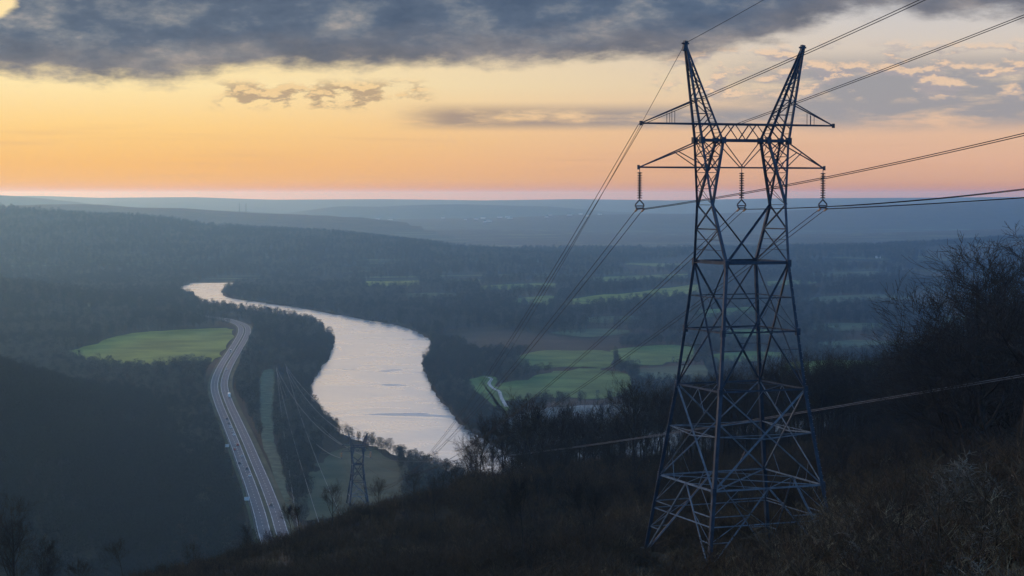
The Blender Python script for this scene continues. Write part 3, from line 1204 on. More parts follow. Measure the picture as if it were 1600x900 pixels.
    for sy in (-1, 1):
        m.beam(Pt(LL, 0, za), Pt(-4.05, sy * 1.0, za), wm)
        m.beam(Pt(-4.05, sy * 1.0, za), Pt(4.05, sy * 1.0, za), wm * .75)
        m.beam(Pt(4.05, sy * 1.0, za), Pt(LR, 0, za), wm)
        m.angle(Pt(LL, 0, za), Pt(-4.4, sy * .75, zb - .2), wb * 1.1)
        m.angle(Pt(LR, 0, za), Pt(4.4, sy * .75, zb - .2), wb * 1.1)
        for sx, tip in ((-1, LL), (1, LR)):
            a = Vector(Pt(tip, 0, za)).lerp(Vector(Pt(sx * 4.4, sy * .75, zb - .2)), .62)
            m.angle(a, Pt(sx * 4.05, sy * 1.0, za), wb)
        m.angle(Pt(-2.3, sy * .75, zb), Pt(0, sy * .3, za), wb)
        m.angle(Pt(2.3, sy * .75, zb), Pt(0, sy * .3, za), wb)
        m.angle(Pt(-4.4, sy * .75, zb), Pt(-2.9, sy * .9, za), wb)
        m.angle(Pt(4.4, sy * .75, zb), Pt(2.9, sy * .9, za), wb)
    m.beam(Pt(LL - .12, 0, za - .2), Pt(LL - .12, 0, za + .2), wl * .6)
    m.beam(Pt(LR + .12, 0, za - .2), Pt(LR + .12, 0, za + .2), wl * .6)
    m.build('lower_crossarm', M_steel, root)
    # peaks
    for sx, px_, pz in ((-1, -5.75, 13.35), (1, 6.2, 13.3)):
        m = MB()
        for sy in (-1, 1):
            tip = Vector(Pt(px_, sy * .14, pz))
            out = Vector(Pt(sx * 4.4, sy * .75, zb))
            inn = Vector(Pt(sx * 2.3, sy * .75, zb))
            m.angle(tip, out, wl * .62)
            m.angle(tip, inn, wl * .62, flip=-1)
            zz = [0.18, .30, .42, .56, .72, .88]
            for k in range(len(zz) - 1):
                a, b = (out, inn) if k % 2 else (inn, out)
                m.angle(tip.lerp(a, zz[k]), tip.lerp(b, zz[k + 1]), wb)
                m.angle(tip.lerp(out, zz[k]), tip.lerp(inn, zz[k]), wt)
        if not simple:
            for e in ((sx * 2.3), (sx * 4.4)):
                for k in range(1, 26):
                    t = k / 26
                    q = [Vector(Pt(px_, sy * .14, pz)).lerp(Vector(Pt(e, sy * .75, zb)), t) for sy in (-1, 1)]
                    if abs(e) < 3 or k % 3 == 0:
                        m.angle(q[0], q[1], wt)
        m.beam(Pt(px_ - .1, 0, pz - .55), Pt(px_ + .05, 0, pz + .35), wl * 1.15)
        m.beam(Pt(px_ - .35, 0, pz + .12), Pt(px_ + .35, 0, pz + .12), wl * .5)
        m.build('peak', M_steel, root)

    def to_world(x, y, zrel):
        lx, ly, lz = Pt(x, y, zrel)
        return (ox + lx * c - ly * s, oy + lx * s + ly * c, base_z + lz)
    return root, to_world, dict(UL=UL, UR=UR, LL=LL, LR=LR, za=za)


TX, TY, TRZ = 20.9, 175.0, R(21)
tower1, w1, a1 = build_tower('transmission_tower', 'tall steel lattice transmission tower with twin peaks on the dark hillside', 'transmission tower', 'lattice transmission towers', TX, TY, TRZ, 167.0)


def insulator(label, top, yoke_dir, length=3.55, fat=1.0, ring=True):
    root = empty('insulator_string', top)
    tag(root, label, 'insulator', 'insulator strings hanging from the crossarm')
    m = MB()
    pts, rad = [], []
    n = 11
    z = -0.35
    for k in range(n):
        for dz_, r in ((0, .07), (-.03, .235), (-.10, .225), (-.115, .08)):
            pts.append((0, 0, z + dz_))
            rad.append(r * fat)
        z -= (length - 1.1) / n
    m.tube(pts, rad, 10)
    m.build('glass_discs', M_glass, root, True)
    m = MB()
    zb = -length + .75
    m.beam((0, 0, 0.05), (0, 0, zb), .06 * fat)
    m.build('hanger', M_steel, root)
    m = MB()
    d = Vector((yoke_dir[0], yoke_dir[1], 0)).normalized()
    s = Vector((-d.y, d.x, 0))
    k = [Vector((0, 0, zb)), s * .38 + Vector((0, 0, zb - .42)), s * .3 + Vector((0, 0, zb - .75)), -s * .3 + Vector((0, 0, zb - .75)), -s * .38 + Vector((0, 0, zb - .42))]
    for i in range(5):
        m.beam(k[i], k[(i + 1) % 5], .11 * fat)
    # corona ring and suspension clamps
    m.tube([Vector((0, 0, zb - .55)) + (s * math.cos(a) + d * math.sin(a)) * .42 for a in [i * math.pi / 6 for i in range(13)]], .05 * fat, 5)
    for sg in (-1, 1):
        e = s * .3 * sg + Vector((0, 0, zb - .75))
        m.beam(e, e + Vector((0, 0, -.12)), .1 * fat)
        m.beam(e + d * .55 + Vector((0, 0, -.30)), e - d * .45 + Vector((0, 0, -.09)), .12 * fat)
    m.build('yoke_clamp', M_steel, root)
    e = [Vector(top) + s * .3 * sg + Vector((0, 0, zb - .88)) for sg in (-1, 1)]
    return root, e


down = Vector((-0.113, 1.0, 0))
tips = {'left': (a1['LL'], 0, a1['za'] - .1), 'middle': (0, 0, a1['za'] - .1), 'right': (a1['LR'], 0, a1['za'] - .1)}
ends1 = {}
for k, lab in (('left', 'ribbed insulator string hanging from the left end of the lower crossarm'),
               ('middle', 'ribbed insulator string hanging from the middle of the lower crossarm'),
               ('right', 'ribbed insulator string hanging from the right end of the lower crossarm')):
    _, ends1[k] = insulator(lab, w1(*tips[k]), down)

# the second tower down on the valley floor, and a small one farther along the cleared strip
T2X, T2Y = -99.0, 1225.0
T2RZ = R(12)
tower2, w2, a2 = build_tower('transmission_tower', 'small distant lattice transmission tower on the valley floor near the river', 'transmission tower', 'lattice transmission towers', T2X, T2Y, T2RZ, 0.0, fat=2.7, simple=True, bfat=2.7)
x3, y3 = at(440, 604, 1.0)
tower3, w3, a3 = build_tower('transmission_tower', 'tiny faraway lattice tower at the top end of the pale cleared strip', 'transmission tower', 'lattice transmission towers', x3, y3, R(8), 0.5, fat=3.0, scale=0.52, simple=True, bfat=1.6)
ends2 = {}
for k, lab, tip in (('left', 'insulator string under the left arm end of the valley floor tower', (a2['LL'], 0, a2['za'])),
                    ('right', 'insulator string under the right arm end of the valley floor tower', (a2['LR'], 0, a2['za']))):
    _, ends2[k] = insulator(lab, w2(*tip), down, 4.5, 2.6)


# ------------------------------------------------------------------ cables
def cable(label, runs, r, group, mat=None, name='power_cable', spacers=None):
    m = MB()
    for pts in runs:
        m.tube(pts, r, 5)
    if spacers:
        for a, b in spacers:
            m.beam(a, b, r * 2.2)
    o = m.build(name, mat or M_wire, None, True)
    tag(o, label, 'cable', group)
    return o


def hang(p, q, sag, n=60):
    p, q = Vector(p), Vector(q)
    out = []
    for i in range(n + 1):
        t = i / n
        v = p.lerp(q, t)
        v.z -= 4 * sag * t * (1 - t)
        out.append(v)
    return out


def offset(pts, o):
    return [Vector(p) + Vector(o) for p in pts]


GD = 'cables running down to the valley'
GU = 'cables running up the hill to the right'
RAD = 0.030
side1 = Vector((math.cos(TRZ), math.sin(TRZ), 0)) * .22


def both(p, q, sag, off=None):
    a = hang(p, q, sag, 90)
    o = off or side1
    return [offset(a, o), offset(a, -o)]


ul1 = w1(a1['UL'] - .15, 0, 6.2)
ul2 = w2(a2['UL'] - .15, 0, 6.2)
cable('twin cable from the left tip of the upper crossarm down into the valley', both(ul1, ul2, 31), RAD, GD)
pk1 = w1(-5.75, 0, 13.5)
pk2 = w2(-5.75, 0, 13.5)
cable('thin single wire from the left peak of the tall tower down into the valley', [hang(pk1, pk2, 37, 90)], RAD * .8, GD)
for k, sag, e2, lab in (('left', 22, ends2['left'], 'twin cable from the left insulator down across the river'),
                        ('middle', 19, [Vector(w2(0, 0, -1.2)), Vector(w2(0.5, 0, -1.2))], 'twin cable from the middle insulator passing behind the tower into the valley'),
                        ('right', 16, ends2['right'], 'twin cable from the right insulator passing behind the tower to the fields')):
    cable(lab, [hang(ends1[k][0], e2[0], sag, 90), hang(ends1[k][1], e2[1], sag, 90)], RAD, GD)


def uphill(p, a, b, L=100.0, n=30):
    p = Vector(p)
    out = []
    for i in range(n + 1):
        s = L * i / n
        out.append(Vector((p.x + .384 * s, p.y - s, p.z + a * s + b * s * s)))
    return out


def up_twin(p, a, b, gap=.22, L=100.0):
    u = uphill(p, a, b, L)
    return [offset(u, side1 * (gap / .22)), offset(u, -side1 * (gap / .22))]


cable('twin cable from the left tip of the upper crossarm rising past the right peak', up_twin(ul1, .150, .0003), RAD, GU)
cable('twin cable from the middle of the upper crossarm rising to the right edge', up_twin(w1(-.95, -.4, 6.2), .145, .0002), RAD, GU)
cable('thin single wire rising from the left peak to the top of the photo', [uphill(pk1, .175, .0006, 70)], RAD * .8, GU)
for k, a, b, lab in (('left', .070, .0005, 'twin cable from the left insulator rising behind the tower to the right edge'),
                     ('middle', .012, .0008, 'twin cable from the middle insulator running nearly level to the right'),
                     ('right', .030, .0003, 'twin cable from the right insulator running level along the horizon')):
    cable(lab, [uphill(ends1[k][0], a, b), uphill(ends1[k][1], a, b)], RAD, GU)

e0 = Vector((46.5, 118.0, 191.4))
low2 = Vector(w2(a2['LR'], 0, -2.0))
lowrun = hang(e0, low2, 5.0, 120)
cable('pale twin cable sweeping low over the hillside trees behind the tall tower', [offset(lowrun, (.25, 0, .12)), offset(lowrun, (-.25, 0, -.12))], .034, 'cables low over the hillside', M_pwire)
GV = 'cables strung along the cleared strip'
far_r = 0.10
T3L = Vector(w3(a3['LL'], 0, 2.3))
T3R = Vector(w3(a3['LR'], 0, 2.3))
T3UL = Vector(w3(a3['UL'], 0, 6.2))
T3UR = Vector(w3(a3['UR'], 0, 6.2))
T3P = Vector(w3(6.2, 0, 13.3))
far_runs = [
    (T3P, w2(6.2, 0, 13.3), 9, 'topmost thin cable between the valley tower and the faraway tower'),
    (T3UR, w2(a2['UR'], 0, 6.2), 14, 'cable from the upper right arm of the valley tower to the faraway tower'),
    (T3UL, w2(a2['UL'], 0, 6.2), 10, 'cable from the upper left arm of the valley tower to the faraway tower'),
    (T3R, ends2['right'][0], 17, 'cable from the right insulator of the valley tower sagging to the faraway tower'),
    (T3L, ends2['left'][0], 19, 'deep sagging cable from the left insulator of the valley tower to the faraway tower'),
]
for p, q, sag, lab in far_runs:
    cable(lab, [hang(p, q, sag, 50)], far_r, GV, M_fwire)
for k, (px, py, d, sag) in enumerate([(505, 836, 1020, 7), (468, 838, 1040, 9), (545, 830, 1000, 10)]):
    cable(['cable along the cleared strip ending behind the dark slope, middle of three', 'cable along the cleared strip nearest the highway',
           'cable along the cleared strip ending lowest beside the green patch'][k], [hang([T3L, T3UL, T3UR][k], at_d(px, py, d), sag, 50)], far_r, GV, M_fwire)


# ------------------------------------------------------------------ bare trees
def grow_tree(seed, H, r0, spread=0.55, levels=4, first=0.35, upright=0.5, n1=14, n2=6, n3=5, n4=4, lean=0.0, multi=1, thick=1.0, wig=0.16):
    rr = random.Random(seed)
    trunk, crown = MB(), MB()

    def rv(s):
        return Vector((rr.gauss(0, s), rr.gauss(0, s), rr.gauss(0, s)))

    def branch(p, d, L, r, lev):
        segs = (7, 5, 4, 3, 2)[min(lev, 4)]
        nside = (8, 5, 4, 3, 3)[min(lev, 4)]
        pts, rads = [p.copy()], [r]
        dd = d.normalized()
        for k in range(segs):
            dd = (dd + rv(0.05 if lev == 0 and multi == 1 else wig) + Vector((0, 0, 0.10 * upright if lev > 0 else 0.05))).normalized()
            p = p + dd * (L / segs)
            pts.append(p.copy())
            t = (k + 1) / segs
            rads.append(max(r * (1 - t * (0.80 if lev == 0 else 0.85)), 0.006 * thick))
        (trunk if lev == 0 else crown).tube(pts, rads, nside)
        if lev >= levels:
            return
        n = (n1, n2, n3, n4)[lev]
        for k in range(n):
            t = (first + (1 - first) * (k + rr.random()) / n) if lev == 0 else 0.22 + 0.78 * (k + rr.random()) / n
            t = min(t, 0.99)
            i = min(int(t * segs), segs - 1)
            q = pts[i].lerp(pts[i + 1], t * segs - i)
            rq = rads[i] + (rads[i + 1] - rads[i]) * (t * segs - i)
            ax = (pts[i + 1] - pts[i]).normalized()
            s = ax.cross(rv(1.0))
            if s.length < 1e-3:
                continue
            s.normalize()
            sp = spread * rr.uniform(.75, 1.3)
            nd = ax * math.cos(sp) + s * math.sin(sp)
            if lev == 0:
                Lc = H * rr.uniform(.32, .50) * (1.08 - 0.62 * (t - first) / (1 - first + 1e-6))
            else:
                Lc = L * rr.uniform(.38, .62)
            rc = min(rq * 0.62, r * (0.42 if lev == 0 else 0.55))
            branch(q, nd, Lc, max(rc, 0.007 * thick), lev + 1)

    for k in range(multi):
        d = Vector((lean + (rr.gauss(0, .35) if multi > 1 else rr.gauss(0, .04)), rr.gauss(0, .35 if multi > 1 else .04), 1.0))
        branch(Vector((rr.gauss(0, .15) if multi > 1 else 0, rr.gauss(0, .15) if multi > 1 else 0, -0.6)), d, H * (0.92 if multi == 1 else rr.uniform(.6, .95)), r0 * (1 if multi == 1 else rr.uniform(.6, 1)), 0)
    return trunk, crown


TREES = []
specs = [(1, 19, .27, .50, .50), (2, 17, .20, .44, .58), (3, 20, .29, .56, .46), (4, 15, .18, .5, .48), (5, 18, .25, .40, .62), (6, 16, .21, .58, .44)]
for sd_, H, r0, sp, fi in specs:
    t, c_ = grow_tree(sd_, H, r0, sp, 4, fi, .6, 14, 6, 6, 4, thick=1.9)
    TREES.append((t.mesh('trunk', M_bark), c_.mesh('crown', M_twig), H))
BIG = []
for sd_, H, r0, sp, fi in [(21, 26, .42, .60, .16), (22, 23, .36, .66, .14), (23, 21, .32, .60, .18)]:
    t, c_ = grow_tree(sd_, H, r0, sp, 4, fi, .8, 18, 8, 7, 5, thick=2.0)
    BIG.append((t.mesh('trunk', M_bark), c_.mesh('crown', M_twig), H))
SHRUB = []
for k, (H, mat) in enumerate([(5.0, M_brush), (4.0, M_brush), (4.5, M_pale), (3.2, M_pale)]):
    t, c_ = grow_tree(40 + k, H, .06, .75, 3, .18, .35, 8, 5, 4, 3, multi=4, thick=1.5, wig=0.27)
    SHRUB.append((t.mesh('stems', mat), c_.mesh('twigs', mat), H))


def place_tree(kind, x, y, h, rz, name, label, group, cat='tree', parts=('trunk', 'crown'), zoff=0.0, tilt=0.0, wide=1.0):
    tm, cm, H = kind
    r = empty(name, (x, y, th(x, y) - 0.05 + zoff), rz)
    r.rotation_euler = (tilt, tilt * .6, rz)
    s = h / H
    r.scale = (s * wide, s * wide, s)
    tag(r, label, cat, group)
    for nm, me_ in zip(parts, (tm, cm)):
        o = bpy.data.objects.new(nm, me_)
        COL.objects.link(o)
        o.parent = r
    return r


rt = random.Random(77)


def height_for(px, d, top_py, lo, hi):
    x, y, zt = at_d(px, top_py, d)
    return max(lo, min(hi, zt - th(d * (px - 800) / F, d)))


def ridge_top(px):
    return float(np.interp(px, [722, 760, 800, 850, 900, 960, 1010, 1050, 1100, 1200, 1300, 1380, 1440],
                           [705, 690, 672, 650, 660, 648, 632, 622, 612, 592, 580, 575, 560]))


GT = 'bare trees along the hillside ridge'
# the row between river and tall tower
row = []
for k in range(66):
    px = 722 + (1052 - 722) * (k + rt.uniform(.1, .9)) / 66
    if px < 800 and rt.random() < .62:
        continue
    d = rt.uniform(430, 560)
    row.append((px, d, height_for(px, d, ridge_top(px) + rt.uniform(-14, 34), 9, 23)))
for px, d, h in row:
    x = d * (px - 800) / F
    place_tree(TREES[rt.randrange(6)], x, d, h, rt.uniform(0, 6.28), 'bare_tree', 'slender bare tree in the row between the river bend and the tall tower', GT, wide=rt.uniform(.8, 1.1))
# special ones in the row
for px, d, h, k, lab in ((835, 415, 17.5, 2, 'dark round-crowned bare tree standing out in the row above the pale cable'),
                         (748, 425, 15.5, 1, 'pale thin bare tree at the river end of the ridge row')):
    x = d * (px - 800) / F
    place_tree(TREES[k], x, d, h, 1.0, 'bare_tree', lab, GT)
# behind and to the right of the tower
for k in range(62):
    px = 1056 + (1440 - 1056) * (k + rt.uniform(.05, .95)) / 62
    d = rt.uniform(400, 560)
    x = d * (px - 800) / F
    place_tree(TREES[rt.randrange(6)], x, d, height_for(px, d, ridge_top(px) + rt.uniform(-14, 40), 9, 23), rt.uniform(0, 6.28), 'bare_tree', 'slender bare tree in the wood between the tall tower and the large right-hand trees', GT, wide=rt.uniform(.8, 1.15))
# left crest of the slope, small and dark
for k in range(26):
    px = 150 + 570 * (k + rt.uniform(0, 1)) / 26
    d = rt.uniform(310, 400)
    if 320 < px < 700 and k % 2:
        continue
    x = d * (px - 800) / F
    place_tree(TREES[rt.randrange(6)], x, d, rt.uniform(5.5, 8.5), rt.uniform(0, 6.28), 'bare_tree', 'small bare tree on the dark slope left of the ridge row', 'small bare trees on the dark slope')
# large trees on the right
big = [(1597, 150, 400, 0, 'largest spreading bare tree, rising highest on the right with its crown against the blue valley'),
       (1520, 235, 500, 1, 'wide bare tree beneath the left side of the tallest right-hand crown'),
       (1455, 300, 545, 2, 'rounded bare tree left of the large right-hand crowns'),
       (1655, 195, 425, 1, 'bare tree partly cut off by the right edge beside the tallest crown'),
       (1600, 222, 470, 2, 'bare tree tucked behind the trunk of the tallest right-hand tree'),
       (1490, 270, 515, 0, 'bare tree with upswept limbs second from the left among the large crowns'),
       (1555, 195, 565, 2, 'shorter leaning bare tree in front of the tallest right-hand tree'),
       (1548, 170, 452, 0, 'broad bare tree directly left of the tallest right-hand crown, nearly as tall'),
       (1420, 350, 572, 1, 'leftmost of the broad bare crowns where the wood begins to rise')]
for px, d, h, k, lab in big:
    x = d * (px - 800) / F
    place_tree(BIG[k], x, d, height_for(px, d, h, 6, 30), (px * .37 + d) % 6.28, 'large_bare_tree', lab, 'large bare trees on the right', wide=1.45)
# corner tree, bottom left
for px, d, h, k, lab in ((18, 250, 13.5, 0, 'dark bushy bare tree filling the bottom left corner'), (62, 262, 9.0, 2, 'lower bare tree just right of the bottom left corner tree')):
    x = d * (px - 800) / F
    place_tree(BIG[k], x, d, h, 2.2, 'large_bare_tree', lab, 'bare trees in the bottom left corner')
# shrubs close to the camera
GS = 'twiggy shrubs in the foreground'
for k in range(64):
    px = rt.uniform(1060, 1660)
    d = rt.uniform(48, 150)
    if px < 1280:
        d = rt.uniform(128, 162)
    x = d * (px - 800) / F
    pale = rt.random() < .4
    kd = SHRUB[rt.choice((2, 3)) if pale else rt.choice((0, 1))]
    if pale:
        lab = 'greyish twiggy shrub right of the tower base in the foreground thicket' if px > 1280 else 'greyish twiggy shrub at the foot of the tall tower'
    else:
        lab = 'brown twiggy shrub right of the tower base in the foreground thicket' if px > 1280 else 'brown twiggy shrub at the foot of the tall tower'
    place_tree(kd, x, d, rt.uniform(2.4, 5.0) if px > 1290 else rt.uniform(1.1, 2.0), rt.uniform(0, 6.28), 'shrub', lab, GS, 'shrub', ('stems', 'twigs'))
for k in range(14):
    px, d = rt.uniform(1295, 1640), rt.uniform(54, 74)
    place_tree(SHRUB[k % 4], d * (px - 800) / F, d, rt.uniform(3.4, 5.6), rt.uniform(0, 6.28), 'shrub',
               'large bare twiggy shrub along the bottom right corner of the slope', GS, 'shrub', ('stems', 'twigs'), wide=1.25)
place_tree(SHRUB[0], 60 * (1415 - 800) / F, 66, 6.2, .4, 'shrub', 'tall forked dark shrub nearest the camera right of the tower', GS, 'shrub', ('stems', 'twigs'))
# the pale snag lying across the bottom right
m = MB()
pp = [at_d(1262, 846, 96), at_d(1295, 862, 95), at_d(1335, 872, 94), at_d(1385, 884, 93), at_d(1430, 905, 92)]
m.tube(catmull([(p[0], p[2]) for p in pp], 1) and [Vector(p) for p in pp], [.02, .04, .055, .065, .075], 6)
rs_ = random.Random(5)
for k in range(16):
    t = rs_.uniform(0, 3.9)
    i = int(t)
    q = Vector(pp[i]).lerp(Vector(pp[i + 1]), t - i)
    L = rs_.uniform(.5, 1.6)
    v = Vector((rs_.uniform(-.8, .5), rs_.uniform(-.4, .4), rs_.uniform(.1, 1))).normalized()
    m.tube([q, q + v * L * .5 + Vector((0, 0, .05)), q + v * L + Vector((rs_.uniform(-.2, .2), 0, .2))], [.025, .018, .008], 4)
tag(m.build('fallen_branch', M_dead, None, True), 'pale dead branch lying across the brush right of the tower base', 'branch')


m = MB()
pa, pb = at_d(1424, 842, 78), at_d(1588, 748, 82)
m.tube([Vector(pa), Vector(pa).lerp(Vector(pb), .5) + Vector((0, 0, -.08)), Vector(pb)], [.035, .03, .015], 5)
for t, s_ in ((.35, 1), (.5, -1), (.66, 1), (.8, -1), (.9, 1)):
    q = Vector(pa).lerp(Vector(pb), t)
    m.tube([q, q + Vector((.35, .1, .30 * s_)), q + Vector((.75, .1, .42 * s_))], [.014, .010, .005], 4)
tag(m.build('dead_sapling', M_dead, None, True), 'long thin pale dead sapling leaning through the brush at the bottom right', 'sapling')

# ------------------------------------------------------------------ masses of wood and brush (beyond counting)
def proto_collection(name, meshes):
    c_ = bpy.data.collections.new(name)
    for k, me_ in enumerate(meshes):
        o = bpy.data.objects.new('%s_%02d' % (name, k), me_)
        c_.objects.link(o)
    return c_


def join_meshes(name, a, b):
    """one mesh from trunk and crown"""
    bm = bmesh.new()
    bm.from_mesh(a)
    bm.from_mesh(b)
    me_ = bpy.data.meshes.new(name)
    bm.to_mesh(me_)
    bm.free()
    me_.materials.append(a.materials[0])
    return me_


def scatter(name, pts, rot, scl, idx, coll, label=None):
    me_ = bpy.data.meshes.new(name)
    me_.vertices.add(len(pts))
    me_.vertices.foreach_set('co', np.asarray(pts, np.float32).ravel())
    for nm, arr, ty in (('rot', rot, 'FLOAT'), ('scl', scl, 'FLOAT'), ('idx', idx, 'INT')):
        at_ = me_.attributes.new(nm, ty, 'POINT')
        at_.data.foreach_set('value', np.asarray(arr, np.float32 if ty == 'FLOAT' else np.int32))
    me_.update()
    o = bpy.data.objects.new(name, me_)
    COL.objects.link(o)
    ng = bpy.data.node_groups.new(name, 'GeometryNodeTree')
    ng.interface.new_socket('Geometry', in_out='INPUT', socket_type='NodeSocketGeometry')
    ng.interface.new_socket('Geometry', in_out='OUTPUT', socket_type='NodeSocketGeometry')
    N, L = ng.nodes, ng.links
    gi, go = N.new('NodeGroupInput'), N.new('NodeGroupOutput')
    ip = N.new('GeometryNodeInstanceOnPoints')
    ci = N.new('GeometryNodeCollectionInfo')
    ci.inputs['Collection'].default_value = coll
    ci.inputs['Separate Children'].default_value = True
    ci.inputs['Reset Children'].default_value = True

    def attr(nm, ty):
        a = N.new('GeometryNodeInputNamedAttribute')
        a.data_type = ty
        a.inputs['Name'].default_value = nm
        return a.outputs['Attribute']
    cx = N.new('ShaderNodeCombineXYZ')
    L.new(attr('rot', 'FLOAT'), cx.inputs[2])
    er = N.new('FunctionNodeEulerToRotation')
    L.new(cx.outputs[0], er.inputs[0])
    L.new(gi.outputs[0], ip.inputs['Points'])
    L.new(ci.outputs[0], ip.inputs['Instance'])
    ip.inputs['Pick Instance'].default_value = True
    L.new(attr('idx', 'INT'), ip.inputs['Instance Index'])
    L.new(er.outputs[0], ip.inputs['Rotation'])
    L.new(attr('scl', 'FLOAT'), ip.inputs['Scale'])
    L.new(ip.outputs[0], go.inputs[0])
    md = o.modifiers.new('scatter', 'NODES')
    md.node_group = ng
    tag(o, label, kind='stuff')
    return o


def wood_proto(seed, H, Rc, n, mat):
    """a bare tree as it reads from a kilometre off: trunk, limbs and a loose cloud of twig sprays"""
    rr = random.Random(seed)
    m = MB()
    m.tube([(0, 0, -.5), (rr.gauss(0, .2), rr.gauss(0, .2), H * .4), (rr.gauss(0, .3), rr.gauss(0, .3), H * .85)], [.22, .15, .04], 4)
    for k in range(7):
        a = rr.uniform(0, 6.28)
        z = H * rr.uniform(.25, .6)
        e = Vector((math.cos(a) * Rc * rr.uniform(.5, .9), math.sin(a) * Rc * rr.uniform(.5, .9), z + H * rr.uniform(.15, .35)))
        m.tube([(0, 0, z), e * .5 + Vector((0, 0, z * .5)), e], [.09, .06, .03], 3)
    for k in range(n):
        a = rr.uniform(0, 6.28)
        u = rr.random() ** .6
        z = H * (.28 + .72 * rr.random() ** .8)
        w = Rc * math.sin(math.pi * min(1, max(0.08, (z / H - .15) / .95))) ** .7
        p = Vector((math.cos(a) * w * u, math.sin(a) * w * u, z))
        d = Vector((math.cos(a) * .7 + rr.gauss(0, .3), math.sin(a) * .7 + rr.gauss(0, .3), rr.uniform(.2, 1.2))).normalized()
        s = d.cross(Vector((rr.gauss(0, 1), rr.gauss(0, 1), rr.gauss(0, 1)))).normalized()
        L = rr.uniform(.9, 2.0)
        b = len(m.v)
        wd = rr.uniform(.10, .26)
        m.v += [tuple(p - s * wd), tuple(p + s * wd), tuple(p + d * L)]
        m.f.append((b, b + 1, b + 2))
        m.mi.append(0)
    return m.mesh('wood', mat)


FARWOOD = proto_collection('far_wood', [wood_proto(100 + k, 1.0 * h, r_, 230, mt) for k, (h, r_, mt) in
                                        enumerate([(15, 3.6, M_wood), (17, 4.2, M_wood), (13, 3.4, M_wood2), (16, 4.6, M_wood), (12, 3.8, M_wood2), (18, 3.8, M_wood), (14, 4.2, M_wood3), (17, 4.4, M_wood3)])])
NEARWOOD = proto_collection('near_wood', [join_meshes('near_wood', TREES[k][0], TREES[k][1]) for k in range(6)])


def brush_proto(seed, H, n, mat):
    rr = random.Random(seed)
    m = MB()
    for k in range(n):
        x, y = rr.gauss(0, 1.0), rr.gauss(0, 1.0)
        h = H * rr.uniform(.45, 1.0)
        lx, ly = rr.gauss(0, .25) * h, rr.gauss(0, .25) * h
        pts = [Vector((x, y, -.2)), Vector((x + lx * .35, y + ly * .35, h * .5)), Vector((x + lx, y + ly, h))]
        r_ = rr.uniform(.012, .03)
        m.tube(pts, [r_, r_ * .7, .006], 3)
        for j in range(7):
            t = rr.uniform(.3, 1)
            q = pts[0].lerp(pts[1], t * 2) if t < .5 else pts[1].lerp(pts[2], t * 2 - 1)
            d = Vector((rr.gauss(0, .6), rr.gauss(0, .6), rr.uniform(.2, 1))).normalized()
            L = h * rr.uniform(.15, .38)
            m.tube([q, q + d * L * .55, q + d * L + Vector((rr.gauss(0, .06), rr.gauss(0, .06), .08))], [.010, .008, .004], 3)
            for i in range(2):
                q2 = q + d * L * rr.uniform(.3, .8)
                d2 = (d + Vector((rr.gauss(0, .7), rr.gauss(0, .7), rr.gauss(0, .4)))).normalized()
                m.tube([q2, q2 + d2 * L * .5], [.007, .003], 3)
    return m.mesh('brush', mat)


M_br1 = material('dark_undergrowth', (0.032, 0.020, 0.012), (0.078, 0.050, 0.030), 0.6, 0.9, spec=.2)
M_br2 = material('russet_undergrowth', (0.070, 0.038, 0.018), (0.140, 0.080, 0.040), 0.6, 0.9, spec=.2)
M_br3 = material('straw_undergrowth', (0.170, 0.110, 0.054), (0.330, 0.225, 0.120), 0.6, 0.9, spec=.2)
BRUSH = proto_collection('brush', [brush_proto(200 + k, h, 34, mt) for k, (h, mt) in
                                   enumerate([(2.6, M_br1), (3.4, M_br1), (2.2, M_br2), (3.0, M_br2), (2.0, M_br3), (1.7, M_br3)])])

rng = np.random.RandomState(5)

# --- valley woodland
SEEN_ROAD = None


def sector(n, d0, d1, half=0.31):
    d = np.sqrt(rng.uniform(d0 * d0, d1 * d1, n))
    u = rng.uniform(-half, half, n)
    return d * u, d


def thin(x, y, h, allow_river=0.35):
    """keep clear of water, road, fields and clearings, and of the strip in front of them that the wood would hide"""
    keep = np.ones(len(x), bool)
    soft = rng.rand(len(x)) < .45
    sparse = fbm(x / 22.0 + 3, y / 22.0, 3) > 0.055        # thickets left standing in the rough clearing
    z = terrain(x, y)
    rd, _, _ = seg_dist(x, y, road_line[::2])
    keep &= rd > 17
    for f in (0.0, 0.5, 0.85, 1.0):
        px, py = project(x, y, z + h * f)
        for kind, poly in FIELDS:
            hit = in_poly(px, py, poly)
            if kind == 'rough':
                hit &= ~sparse
            if f > 0.8:
                hit &= soft
            keep &= ~hit
        keep &= ~in_poly(px, py, CLEAR)
        for w in (-10.5, -4, 4, 10.5):
            pass
        if f <= allow_river:
            keep &= ~in_poly(px, py, RIV_WATER)
        else:
            keep &= ~in_poly(px, py, RIV_SEEN) | ((f > 0.9) & (rng.rand(len(x)) < .35))
    # road as seen
    for f in (0.0, .4, .8, 1.0):
        px, py = project(x, y, z + h * f)
        keep &= ~in_poly(px, py, ROAD_SEEN)
        keep &= ~in_poly(px, py, TRACK_SEEN)
    return keep, z


def seen_strip(line, w, z):
    n = len(line)
    L_, R2 = [], []
    for i in range(n):
        a = Vector(line[max(i - 1, 0)])
        b = Vector(line[min(i + 1, n - 1)])
        d = (b - a).normalized()
        nn = Vector((d.y, -d.x))
        p = Vector(line[i])
        for s, lst in ((-w, L_), (w, R2)):
            q = p + nn * s
            lst.append(project(q.x, q.y, z))
    return L_ + R2[::-1]


ROAD_SEEN = seen_strip(road_line[6:-6:2], 11.0, RZ)
TRACK_SEEN = seen_strip(catmull([at(px, py, 0.9) for px, py in TRACK], 3), 5.0, 1.3)

